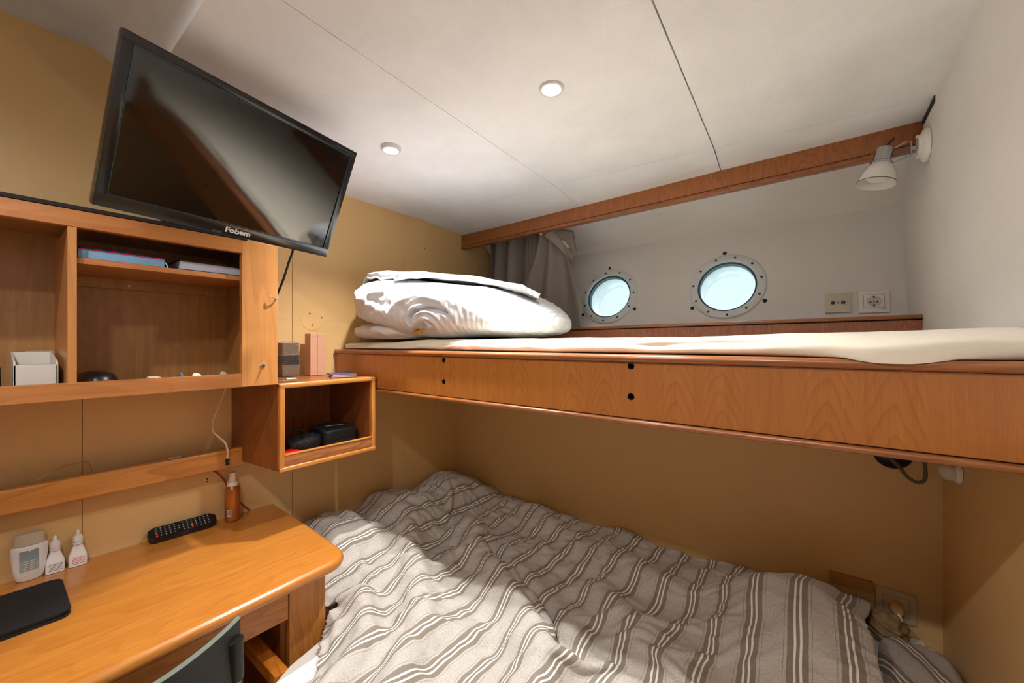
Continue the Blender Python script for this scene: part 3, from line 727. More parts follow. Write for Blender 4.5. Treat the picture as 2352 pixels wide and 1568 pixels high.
for v in bm.verts:
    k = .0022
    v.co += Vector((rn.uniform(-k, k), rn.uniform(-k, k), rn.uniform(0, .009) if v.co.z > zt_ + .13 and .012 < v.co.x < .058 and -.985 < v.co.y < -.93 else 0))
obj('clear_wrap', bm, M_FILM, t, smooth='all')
t = thing('pink_carton', 'tall dusty pink carton standing on the box shelf', 'box', (.06, -.862, zt_))
obj('carton', bx(.034, .081, -.892, -.8325, zt_, zt_ + .170, bev=.0008), simple('dusty_pink_card', (200, 150, 120), .55, bmp=(90, .05)), t)
bm = B(); box(bm, .0808, .0814, -.8632, -.8622, zt_, zt_ + .170); box(bm, .0808, .0813, -.889, -.836, zt_ + .159, zt_ + .1595); box(bm, .0808, .0813, -.889, -.836, zt_ + .012, zt_ + .0125)
obj('fold_line', bm, simple('dark_pink_crease', (140, 96, 82), .6), t)
def booklet(label, z, cov, rot, cx_, cy_, tilt=0):
    t = thing('passport', label, 'passport', (cx_, cy_, z), 'passports on the box shelf')
    M = Matrix.Translation((cx_, cy_, z)) @ Matrix.Rotation(rot, 4, 'Z')
    bm = B(); box(bm, -.044, .044, -.0625, .0625, 0, .0008); box(bm, -.044, .044, -.0625, .0625, .0046, .0054)
    tube(bm, [(-.044, -.0625, .0027), (-.044, .0625, .0027)], .0027, 10, sm=False); bm.transform(M); obj('cover', bm, simple(label.split()[0] + '_cover', cov, .5), t)
    bm = bx(-.043, .0435, -.0615, .062, .0009, .0045); bm.transform(M); obj('pages', bm, simple('cream_pages', (232, 214, 180), .7, var=.2, vscale=200), t)
booklet('maroon passport lying under the blue one on the box shelf', zt_, (96, 34, 32), radians(64), .205, -.826)
booklet('blue passport lying on top of the maroon one', zt_ + .0056, (66, 66, 108), radians(70), .200, -.826)
t = thing('key_bunch', 'small bunch of silver keys at the left end of the box shelf', 'keys', (.262, -1.06, zt_))
bm = B(); lathe(bm, [(.011, 0), (.012, .001), (.011, .002), (.010, .001), (.011, 0)], (.262, -1.085, zt_ + .002), (0, 0, 1), 24); obj('key_ring', bm, M_CHROME, t, smooth=True)
for a, L_ in ((-.3, .045), (.25, .05), (.7, .04)):
    M = Matrix.Translation((.262, -1.078, zt_ + .003 + a * .001)) @ Matrix.Rotation(a, 4, 'Z')
    bm = B(); box(bm, -.002, .002, 0, L_, 0, .0018, bev=.0004); lathe(bm, [(.009, 0), (.009, .0018), (0, .0018)], (0, .006, 0), (0, 0, 1), 18); bm.transform(M); obj('key', bm, simple('worn_nickel', (190, 180, 160), .35, metal=.8), t)
bm = B(); lathe(bm, [(0, 0), (.005, .001), (.0055, .004), (.0055, .030), (.004, .034), (0, .034)], (.258, -1.062, zt_ + .0065), (.12, 1, 0), 18); obj('fob', bm, simple('beige_metal_fob', (170, 150, 120), .4, metal=.3), t, smooth=True)

# inside the box shelf
zi = .979
def softcase(name, label, cat, x0, x1, y0, y1, z0, z1, r, mat, M=None):
    t = thing(name, label, cat, ((x0 + x1) / 2, (y0 + y1) / 2, z0))
    zm = (z0 + z1) / 2
    for nm, a, b in (('lower_shell', z0, zm - .0012), ('upper_shell', zm + .0012, z1)):
        bm = B(); prism(bm, roundrect(x0, x1, y0, y1, r), a, b, 'z')
        ed = [e for e in bm.edges if all(abs(v.co.z - (z1 if nm == 'upper_shell' else z0)) < 1e-5 for v in e.verts)]
        bmesh.ops.bevel(bm, geom=ed, offset=min(.012, (b - a) * .6), segments=4, profile=.5, affect='EDGES')
        if M is not None: bm.transform(M)
        obj(nm, bm, mat, t, smooth=True, angle=60)
    bm = B(); prism(bm, roundrect(x0 + .002, x1 - .002, y0 + .002, y1 - .002, r - .002), zm - .002, zm + .002, 'z')
    if M is not None: bm.transform(M)
    obj('zip', bm, simple('dark_grey_zip', (44, 44, 44), .5), t)
    return t
t = softcase('zip_case', 'large black zipped hard case with white lettering in the box shelf', 'case', .115, .262, -.925, -.790, zi, zi + .078, .028, simple('black_eva_shell', (20, 20, 21), .55, bmp=(600, .3)))
bm = B(); M = Matrix.Translation((.185, -.850, zi + .0782)) @ Matrix.Rotation(radians(72), 4, 'Z')
rn = random.Random(2); u = -.030
while u < .030:
    w_ = rn.uniform(.004, .007); box(bm, u, u + w_, -.004 + rn.uniform(-.001, .001), .004, 0, .0004, bev=.0001, M=M); u += w_ + .0022
obj('pale_print', bm, simple('pale_print', (226, 222, 210), .5), t)
t = thing('pouch', 'soft black pouch with loop strap beside the hard case', 'pouch', (.20, -.98, zi))
bm = B(); bmesh.ops.create_uvsphere(bm, u_segments=32, v_segments=18, radius=1.0)
for v in bm.verts:
    p = v.co.copy(); s = 2.6
    k = (abs(p.x) ** s + abs(p.y) ** s + abs(p.z) ** s) ** (-1 / s); p = p * k
    wr = .06 * sin(9 * p.x + 4 * p.y) * (1 - abs(p.z))
    v.co = Vector((.215 + (.045 + .0) * p.x, -.985 + .062 * p.y, zi + .041 + .030 * p.z * (1 + .25 * p.y) + .003 * sin(14 * p.y + 5 * p.x)))
obj('body', bm, simple('black_nylon', (22, 22, 24), .6, bmp=(120, .8, .004)), t, smooth=True)
obj('strap', tube(B(), [(.18, -1.00, zi + .05), (.15, -.985, zi + .075), (.145, -.955, zi + .07), (.16, -.935, zi + .04)], .0035, 8), M_BLACKF, t, smooth=True)
t = thing('red_card_box', 'bright red folded card packet at the left of the box shelf', 'packet', (.262, -1.05, zi))
bm = bx(-.024, .024, -.034, .034, 0, .024, bev=.001); bm.transform(Matrix.Translation((.262, -1.052, zi + .006)) @ Matrix.Rotation(.25, 4, 'Z') @ Matrix.Rotation(radians(14), 4, 'Y')); obj('packet', bm, simple('bright_red_card', (214, 10, 14), .45), t)
bm = bx(-.006, .0, .030, .062, .008, .010); bm.transform(Matrix.Translation((.270, -1.052, zi + .014)) @ Matrix.Rotation(.25, 4, 'Z')); obj('tab', bm, simple('orange_red_tab', (214, 84, 60), .5), t)

# ================================================================== THINGS IN THE OPEN CABINET
zc = 1.269
t = thing('storage_tub', 'white rectangular plastic tub with low front in the cabinet', 'tub', (.18, -1.61, zc))
bm = B(); x0, x1, y0, y1 = .085, .262, -1.645, -1.578; w_ = .003
pts = [(x0, zc), (x1, zc), (x1, zc + .064), (x1 - .012, zc + .072), (x0, zc + .092)]
prism(bm, pts, y0, y0 + w_, 'y'); prism(bm, pts, y1 - w_, y1, 'y'); box(bm, x1 - w_, x1, y0, y1, zc, zc + .064, bev=.001); box(bm, x0, x0 + w_, y0, y1, zc, zc + .091, bev=.001); box(bm, x0, x1, y0, y1, zc, zc + w_)
obj('tub_body', bm, simple('milky_white_plastic', (226, 222, 214), .35), t)
bm = B(); box(bm, x0 + .02, x1 - .004, y0 + .005, y1 - .005, zc + .004, zc + .060); obj('contents', bm, simple('pale_paper', (216, 210, 202), .8), t)
tag(obj('grey_carton', lathe(B(), [(0, 0), (.012, 0), (.013, .004), (.013, .07), (.0, .07)], (.10, -1.585 + .014 + .002, zc), (0, 0, 1), 24) if False else bx(.06, .082, -1.622, -1.571, zc, zc + .094, bev=.002), simple('greyish_card', (176, 160, 148), .7)), 'grey-white carton standing behind the white tub against the divider', 'box')  # a grey-white carton, drawn as a plain bevelled box
bm = B(); prism(bm, roundrect(.15, .285, -1.80, -1.662, .02), zc, zc + .058, 'z'); bmesh.ops.bevel(bm, geom=[e for e in bm.edges if all(v.co.z > zc + .05 for v in e.verts)], offset=.014, segments=4, affect='EDGES')
tag(obj('fabric_pouch', bm, M_BLACKF, smooth=True), 'black fabric pouch left of the white tub in the cabinet', 'pouch')
t = thing('dome_cap', 'black low dome shape lying on the cabinet floor beside the divider', 'cap', (.2, -1.51, zc))
bm = B(); lathe(bm, [(.062, 0), (.064, .008), (.0625, .018), (.057, .029), (.045, .038), (.026, .0435), (0, .045)], (0, 0, 0), (0, 0, 1), 48); bm.transform(Matrix.Translation((.215, -1.510, zc)) @ Matrix.Diagonal((.9, .66, .95, 1))); bm.transform(Matrix.Translation((0, .0, 0)))
obj('shell', bm, simple('satin_black_shell', (20, 19, 20), .35, coat=.2), t, smooth=True)
bm = B(); lathe(bm, [(.0635, .003), (.0645, .006), (.0635, .009), (.0625, .006), (.0635, .003)], (0, 0, 0), (0, 0, 1), 48); bm.transform(Matrix.Translation((.215, -1.510, zc + .003)) @ Matrix.Diagonal((.9, .66, 1, 1))); obj('rim', bm, M_BLACKP, t, smooth=True)
for k, (x, y, w1, l1, h1, col_, lab) in enumerate(((.27, -1.405, .02, .040, .0245, (196, 176, 156), 'beige sachet lying at the front of the cabinet floor'), (.272, -1.348, .012, .012, .029, (0, 92, 150), 'tiny blue cap on the cabinet floor'),
                                      (.272, -1.312, .014, .026, .0265, (232, 220, 204), 'small white tube on the cabinet floor right of the blue cap'), (.27, -1.246, .014, .022, .028, (190, 184, 170), 'small grey and blue clip near the right end of the cabinet floor'))):
    bm = B(); bmesh.ops.create_uvsphere(bm, u_segments=16, v_segments=10, radius=1)
    for v in bm.verts: v.co = Vector((x + w1 / 2 * v.co.x, y + l1 / 2 * math.copysign(abs(v.co.y) ** .7, v.co.y), zc + h1 / 2 + h1 / 2 * v.co.z * (1 - .35 * v.co.y)))
    tag(obj(['sachet', 'bottle_cap', 'small_tube', 'clip'][k], bm, simple('oddment_%d' % k, col_, .5), smooth=True), lab, ['sachet', 'cap', 'tube', 'clip'][k])
zs = 1.5892
def book(name, label, x0, x1, y0, y1, z, th, pagec, covc, cov_t=.0018, ribbon=False, curl=0):
    t = thing(name, label, 'book', ((x0 + x1) / 2, (y0 + y1) / 2, z))
    bm = bx(x0, x1 - .002, y0 + .001, y1 - .002, z + cov_t, z + th - cov_t); obj('pages', bm, simple(name + label[:5] + '_pages', pagec, .75, var=.12, vscale=180), t)
    bm = B(); box(bm, x0 - .001, x1, y0, y1, z, z + cov_t); box(bm, x0 - .001, x1, y0, y1, z + th - cov_t, z + th); box(bm, x0 - .003, x0 - .001, y0, y1, z, z + th); obj('cover', bm, simple(name + label[:5] + '_cover', covc, .5), t)
    if ribbon:
        xx = x1
        bm = B(); r_ = [(xx - .01, y1 - .004, z + th * .7), (xx + .004, y1 - .001, z + th * .55), (xx + .008, y1 + .003, z), (xx + .006, y1 + .001, z - .014)]
        P = catmull(r_, 6); vs = [(bm.verts.new(p + Vector((0, -.0016, 0))), bm.verts.new(p + Vector((0, .0016, 0)))) for p in P]
        for a, b in zip(vs, vs[1:]): bm.faces.new((a[0], a[1], b[1], b[0]))
        obj('ribbon_bookmark', bm, simple('pale_blue_ribbon', (150, 200, 214), .6), t)
book('notebook', 'magenta-covered notebook with blue page edges on the cabinet shelf', .12, .287, -1.549, -1.386, zs, .0235, (128, 176, 206), (200, 10, 118), ribbon=True)
tag(obj('folder', bx(.13, .27, -1.545, -1.42, zs + .0238, zs + .0315, bev=.001), simple('dark_brown_cover', (44, 32, 26), .6)), 'dark brown thin book on top of the magenta notebook', 'book')
book('book', 'black-covered book with pale page edges on the cabinet shelf', .10, .272, -1.352, -1.17, zs, .032, (205, 212, 232), (14, 13, 14), cov_t=.0050)

# ================================================================== DESK THINGS
zd = .7512
def copper():
    c = Vector((.042, -1.150, zd)); t = thing('spray_bottle', 'copper-coloured spray bottle with clear cap at the desk corner', 'bottle', c)
    bm = B(); lathe(bm, [(0, 0), (.021, 0), (.0235, .003), (.0238, .006), (.0235, .108), (.0215, .118), (.014, .127), (0, .127)], c, (0, 0, 1), 48, ell=(1, 1)); obj('body', bm, simple('copper_lacquer', (182, 108, 46), .28, metal=.55, coat=.3), t, smooth=True)
    bm = B(); lathe(bm, [(.0235, .121), (.0170, .1215), (.0165, .137), (0, .137)][1:], c, (0, 0, 1), 40); obj('collar', bm, M_WHITEP, t, smooth=True)
    bm = B(); lathe(bm, [(0, .137), (.0125, .137), (.0120, .150), (.0105, .152), (.0100, .162), (.0095, .170), (0, .171)], c, (0, 0, 1), 32); obj('pump_cap', bm, simple('clear_beige_cap', (226, 204, 178), .25), t, smooth=True)
    # printed label facing the room
    d = Vector((.95, -.32, 0)).normalized(); sd = Vector((-d.y, d.x, 0))
    def curved(u0, u1, z0, z1, r, mi, bm):
        N = 6; va = []
        for i in range(N + 1):
            a = (u0 + (u1 - u0) * i / N) / r; p = c + d * (r * cos(a)) + sd * (r * sin(a)); va.append((bm.verts.new(p + Vector((0, 0, z0))), bm.verts.new(p + Vector((0, 0, z1)))))
        for a, b in zip(va, va[1:]): f = bm.faces.new((a[0], b[0], b[1], a[1])); f.material_index = mi
    bm = B(); curved(-.016, -.003, .020, .044, .0241, 0, bm)
    rn = random.Random(8); u = -.0145
    while u < -.0045:
        w_ = rn.choice((.0005, .0009, .0013)); curved(u, u + w_, .024, .042, .0243, 1, bm); u += w_ + rn.choice((.0006, .0010))
    obj('barcode_label', bm, [simple('white_label', (214, 206, 200), .5), simple('ink', (48, 40, 44), .6)], t)
    bm = B()
    for k in range(9): curved(-.019, -.019 + rn.uniform(.006, .013), .060 + k * .0045, .0608 + k * .0045, .0240, 0, bm)
    obj('fine_print', bm, simple('pale_copper_print', (206, 150, 90), .5), t)
copper()
def small_print(bm, x, y0, y1, z0, z1, rows, seed, mi=0, hh=.45, fill=.85):
    rn = random.Random(seed); dz = (z1 - z0) / rows; hh *= .6
    for r in range(rows):
        y = y0
        while y < y1:
            w = rn.uniform(.006, .016); box(bm, x, x + .0004, y, min(y + w, y1), z0 + r * dz, z0 + r * dz + dz * hh, mi=mi); y += w + .0012
def flask():
    c = Vector((.024, -1.612, zd)); t = thing('lotion_bottle', 'largest white oval lotion bottle with grey cap against the wall', 'bottle', c)
    bm = B(); lathe(bm, [(0, 0), (.020, 0), (.0245, .004), (.029, .030), (.0325, .065), (.0335, .088), (.030, .093), (0, .093)], c, (0, 0, 1), 48, ell=(.52, 1), xdir=(1, 0, 0)); obj('body', bm, M_WHITEP, t, smooth=True)
    bm = B(); lathe(bm, [(0, .094), (.0275, .094), (.0275, .116), (.025, .124), (0, .126)], c, (0, 0, 1), 40, ell=(.5, 1), xdir=(1, 0, 0)); obj('cap', bm, simple('silver_grey_cap', (200, 186, 164), .3), t, smooth=True)
    bm = B(); box(bm, c.x + .0155, c.x + .0172, c.y - .018, c.y + .015, zd + .030, zd + .082); obj('label', bm, simple('grey_blue_label', (140, 152, 158), .5), t)
    bm = B(); small_print(bm, c.x + .0173, c.y - .017, c.y + .014, zd + .018, zd + .058, 8, 3, hh=.4); obj('label_print', bm, simple('cream_print', (224, 216, 196), .6), t)
flask()
def dropper(label, y, col_, seed):
    c = Vector((.024, y, zd)); t = thing('dropper_bottle', label, 'bottle', c, group='small dropper bottles on the desk')
    bm = B(); L0 = [(.018, 0), (.018, .028), (.0165, .034), (.0088, .058), (.0088, .064)]
    rings = []
    for r, h in L0:
        q = roundrect(-r * .62, r * .62, -r, r, r * .3, 3); rings.append([bm.verts.new((c.x + a, c.y + b, zd + h)) for a, b in q])
    for a, b in zip(rings, rings[1:]):
        for i in range(len(a)): bm.faces.new((a[i], a[(i + 1) % len(a)], b[(i + 1) % len(a)], b[i]))
    bm.faces.new(rings[0]); bm.faces.new(rings[-1]); obj('body', bm, M_WHITEP, t, smooth=True)
    bm = B(); lathe(bm, [(.0105, .060), (.0108, .064), (.0085, .065), (.0105, .067), (.0105, .080), (.0085, .083), (.0045, .086), (.0038, .096), (.002, .099), (0, .099)], c, (0, 0, 1), 28); obj('cap', bm, M_WHITEP, t, smooth=True)
    bm = B(); small_print(bm, c.x + .0112, c.y - .012, c.y + .013, zd + .006, zd + .027, 5, seed, hh=.55)
    obj('label_print', bm, simple('dropper_print_%d' % seed, col_, .6), t)
dropper('white dropper bottle with blue-grey print next to the lotion bottle', -1.567, (120, 122, 146), 5)
dropper('white dropper bottle with red print, rightmost of the small bottles', -1.524, (214, 104, 92), 6)
def remote():
    c = Vector((.036, -1.288, zd + .0215)); t = thing('remote_control', 'black television remote lying against the wall on the desk', 'remote control', c)
    M = Matrix.Translation(c) @ Matrix.Rotation(radians(6.5), 4, 'Z') @ Matrix.Rotation(radians(30), 4, 'Y')
    M = Matrix.Translation(c) @ Matrix.Rotation(radians(-3), 4, 'Z') @ Matrix.Rotation(radians(28), 4, 'Y')
    bm = B(); prism(bm, roundrect(-.0235, .0235, -.088, .088, .013), -.010, .008, 'z'); bmesh.ops.bevel(bm, geom=[e for e in bm.edges if abs(e.verts[0].co.z - e.verts[1].co.z) < 1e-6], offset=.004, segments=3, affect='EDGES'); bm.transform(M); obj('body', bm, simple('black_remote', (17, 17, 18), .4), t, smooth=True)
    rn = random.Random(3)
    for r in range(13):
        for q in range(4):
            y = -.068 + r * .0112; x = -.0150 + q * .0100
            colr = (150, 150, 148)
            if r == 0 and q > 1: colr = (210, 40, 40)
            if r == 0 and q < 2: colr = (40, 130, 80)
            if r == 8: colr = ((210, 40, 40) if q == 3 else (190, 180, 90) if q == 2 else colr)
            if r in (5,) and q in (0, 3): continue
            bm = bx(x - .0032, x + .0032, y - .0026, y + .0026, .0078, .0098, bev=.0008); bm.transform(M)
            key = 'button_%d_%d_%d' % colr
            m = bpy.data.materials.get(key) or simple(key, (58, 58, 60) if colr == (150, 150, 148) else colr, .5)
            b_ = obj('button', bm, m, t)
            if colr == (150, 150, 148):
                bm = bx(x - .0018, x + .0018, y - .0007, y + .0007, .0098, .0101); bm.transform(M)
                obj('mark', bm, bpy.data.materials.get('button_mark') or simple('button_mark', (196, 196, 190), .5), b_)
remote()
t = thing('tablet_sleeve', 'black fabric tablet sleeve lying on the desk at the left edge', 'sleeve', (.23, -1.70, zd))
for k in range(3):
    bm = B(); prism(bm, roundrect(.118 + .004 * (k == 1), .326 - .002 * (k == 1), -1.86, -1.562 - .001 * (k == 1), .018), zd + .0052 * k, zd + .0052 * k + .0048, 'z')
    bmesh.ops.bevel(bm, geom=[e for e in bm.edges if abs(e.verts[0].co.z - e.verts[1].co.z) < 1e-6], offset=.0016, segments=2, affect='EDGES')
    obj(['back_cover', 'tablet', 'front_cover'][k], bm, simple('black_textile_%d' % k, (17, 17, 19), .8, bmp=(900, .4)), t, smooth=True)
t = thing('white_cable', 'white cable with black plug hanging in front of the wall rail', 'cable', (.10, -1.19, 1.0))
obj('cord', tube(B(), [(.12, -1.180, 1.252), (.10, -1.187, 1.231), (.10, -1.205, 1.18), (.10, -1.224, 1.125), (.10, -1.2235, 1.09), (.102, -1.208, 1.066), (.104, -1.191, 1.043), (.106, -1.184, 1.01), (.106, -1.186, .988)], .0036, 10), simple('off_white_cord', (222, 196, 158), .5), t, smooth=True)
bm = B(); lathe(bm, [(0, 0), (.0055, .001), (.0062, .006), (.0045, .010), (.0062, .014), (.0060, .020), (.004, .024), (0, .025)], (.106, -1.1855, .966), (0, 0, 1), 16); obj('plug', bm, M_BLACKP, t, smooth=True)
bm = B(); lathe(bm, [(0, 0), (.0022, .001), (.0022, .014), (0, .014)], (.106, -1.187, .953), (0, -.05, 1), 10); obj('tip', bm, simple('brass_tip', (200, 170, 110), .3, metal=.8), t)
tag(obj('red_cable', tube(B(), [(.006, -1.225, .962), (.006, -1.208, .942), (.006, -1.185, .920), (.006, -1.165, .890), (.006, -1.150, .85), (.006, -1.129, .815), (.006, -1.105, .780), (.006, -1.082, .7535)], .0026, 8), simple('dark_red_cord', (168, 30, 24), .5), smooth=True), 'thin red cable running down the wall behind the spray bottle', 'cable')
tag(obj('grey_wire', tube(B(), [(.056, -1.60, 1.018), (.04, -1.575, 1.030), (.03, -1.545, 1.040), (.025, -1.515, 1.040), (.02, -1.50, 1.030), (.02, -1.495, .985)], .0017, 6), simple('clear_beige_wire', (190, 160, 110), .4), smooth=True), 'thin beige wire arching over the wall rail at the left', 'cable')
tag(obj('hairpin', tube(B(), [(.060, -1.335, 1.0135), (.058, -1.315, 1.014), (.060, -1.29, 1.0135), (.063, -1.30, 1.0135), (.063, -1.335, 1.0135)], .0012, 6), M_CHROME, smooth=True), 'small silver clip lying on top of the wall rail', 'clip')

# ================================================================== CHAIR
t = thing('desk_chair', 'black plastic chair with grey-edged curved back pushed at the desk', 'chair', (.86, -1.57, 0))
bm = B(); N = 20; W2 = .215; rows = [(.802, 0), (.795, -.004), (.74, -.004), (.69, -.002), (.672, .004)]
grid = []
def cb(s, z, off):   # back curve: ends nearer the desk, middle further out
    return Vector((.805 - .085 * (s * s) + off + (.80 - z) * .10, -1.572 + W2 * s, z))
for th in (0, .014):
    g = []
    for z, o_ in rows:
        g.append([bm.verts.new(cb(-1 + 2 * i / N, z, o_ * .6 + th)) for i in range(N + 1)])
    grid.append(g)
for k, g in enumerate(grid):
    for a, b in zip(g, g[1:]):
        for i in range(N): bm.faces.new((a[i], a[i + 1], b[i + 1], b[i]))
for r in (0, -1):
    for i in range(N): 
        f = bm.faces.new((grid[0][r][i], grid[0][r][i + 1], grid[1][r][i + 1], grid[1][r][i]))
        if r == 0: f.material_index = 1
for r in range(len(rows) - 1):
    for i in (0, N): bm.faces.new((grid[0][r][i], grid[0][r + 1][i], grid[1][r + 1][i], grid[1][r][i]))
obj('backrest', bm, [simple('black_chair_plastic', (24, 25, 24), .5), simple('worn_grey_green_edge', (110, 122, 112), .4)], t, smooth=True, angle=50)
for s in (-1, 1):
    p = cb(s * .93, .75, .008); bm = B(); tube(bm, [p + Vector((0, 0, -.015)), p + Vector((.006, 0, -.12)), p + Vector((-.02, 0, -.30)), (p.x - .06, p.y, .44)], .010, 10); obj('back_post', bm, simple('grey_metal_tube', (150, 146, 140), .35, metal=.8), t, smooth=True)
    bm = B(); tube(bm, [p + Vector((0, 0, .02)), p + Vector((.002, 0, -.06))], .017, 12, sm=False); obj('post_sleeve', bm, M_BLACKP, t, smooth=True)
bm = B(); prism(bm, roundrect(.40, .80, -1.80, -1.40, .06), .43, .455, 'z', bev=.006); obj('seat', bm, simple('black_seat', (24, 25, 25), .6), t, smooth=True)
for x, y in ((.44, -1.75), (.44, -1.42), (.77, -1.75), (.77, -1.42)):
    obj('leg', tube(B(), [(x, y, .435), (x + (.02 if x > .6 else -.02), y, 0)], .011, 10, sm=False), bpy.data.materials['grey_metal_tube'], t, smooth=True)

# ================================================================== CURTAIN
M_CUR = cloth('grey_taupe_curtain_twill', (142, 133, 126), .8, weave=700, sheen=.1)
def curtain():
    t = thing('curtain', 'grey-taupe curtain bunched at the left end of the recess', 'curtain', (.35, .16, 1.456))
    def sheet(f, nu, nv, m, name, th=.0015):
        bm = B(); G = [[bm.verts.new(f(i / nu, j / nv)) for i in range(nu + 1)] for j in range(nv + 1)]
        for a, b in zip(G, G[1:]):
            for i in range(nu): bm.faces.new((a[i], a[i + 1], b[i + 1], b[i]))
        uvl = None
        o = obj(name, bm, m, t, smooth='all'); md = o.modifiers.new('thickness', 'SOLIDIFY'); md.thickness = th; return o
    def S1(u, v):
        z = 2.03 + (1.458 - 2.03) * v
        x = .085 + u * (.50 - .04 * v)
        ph = 2 * pi * (u * 4.2 + 3.4 * max(u - .62, 0) ** 1.0 * 4)
        amp = (.030 if u < .6 else .018)
        y = .200 + amp * sin(ph) + .012 * sin(ph * .37 + 1.2) + .008 * sin(6 * v + 5 * u)
        x += .010 * cos(ph)
        return (x, y, z)
    sheet(S1, 150, 24, M_CUR, 'drape')
    def S2(u, v):     # overlapping front leaf, gathered at the top and spreading to the right
        z = 2.03 + (1.457 - 2.03) * v
        l = .520 - .26 * v ** 1.25; r = .625 + .095 * sin(min(v, 1) * pi * .55) 
        x = l + (r - l) * u
        A = .012 + .016 * v
        ph = 2 * pi * (2.6 * u ** .8)
        y = .135 + .10 * u * v + A * sin(ph + .6) - .02 * sin(pi * u) * v
        return (x, min(y, py(z) - .02), z)
    sheet(S2, 110, 40, M_CUR, 'front_leaf')
    # folded-over header tape with a small white tag
    def S3(u, v):
        a = Vector((.570, .090, 1.945)); b = Vector((.685, .180, 1.815)); d_ = (b - a); pr = Vector((.030, .012, .045))
        w_ = 1.0 - .55 * u
        return a + d_ * u + pr * (v * w_) + Vector((0, -.012 * sin(pi * u), .010 * sin(pi * u)))
    sheet(S3, 20, 6, cloth('header_tape', (150, 138, 130), .8, weave=600), 'header_tape', .003)
    def S4(u, v):
        a = Vector((.600, .100, 1.990)); return a + Vector((.095 * u + .02 * v, .080 * u, -.03 * v * (1 - u) - .115 * u * v - .02 * u))
    sheet(S4, 12, 8, M_CUR, 'header_back')
    a = Vector((.655, .132, 1.918)); d_ = Vector((.026, .020, -.038)); n_ = Vector((.4, -.8, .3)).normalized(); w_ = d_.cross(n_).normalized() * .0045
    bm = B(); quadm([a - w_, a + d_ - w_, a + d_ + w_, a + w_], bm); o = obj('fabric_label', bm, simple('white_label_tape', (235, 235, 235), .6), t); md = o.modifiers.new('thickness', 'SOLIDIFY'); md.thickness = .001
    bm = B()
    for k in range(6):
        p = a + d_ * (.12 + .14 * k) + n_ * .0012; quadm([p - w_ * .5, p + d_ * .08 - w_ * .5, p + d_ * .08 + w_ * .5, p + w_ * .5], bm)
    obj('label_marks', bm, simple('label_ink', (120, 120, 124), .6), t)
    bm = B(); p = Vector((.562, .085, 1.955)); lathe(bm, [(.003, 0), (.003, .010), (.008, .011), (.008, .0135), (0, .014)], p, (-.7, -.5, .3), 14); obj('glider', bm, M_WHITEP, t, smooth=True)
curtain()
t = thing('curtain_rail', 'white curtain rail hidden behind the red-brown beam', 'rail', (1.0, .20, 2.035))
obj('rail', bx(.05, 1.90, .185, .205, 2.032, 2.044), M_WHITEP, t)
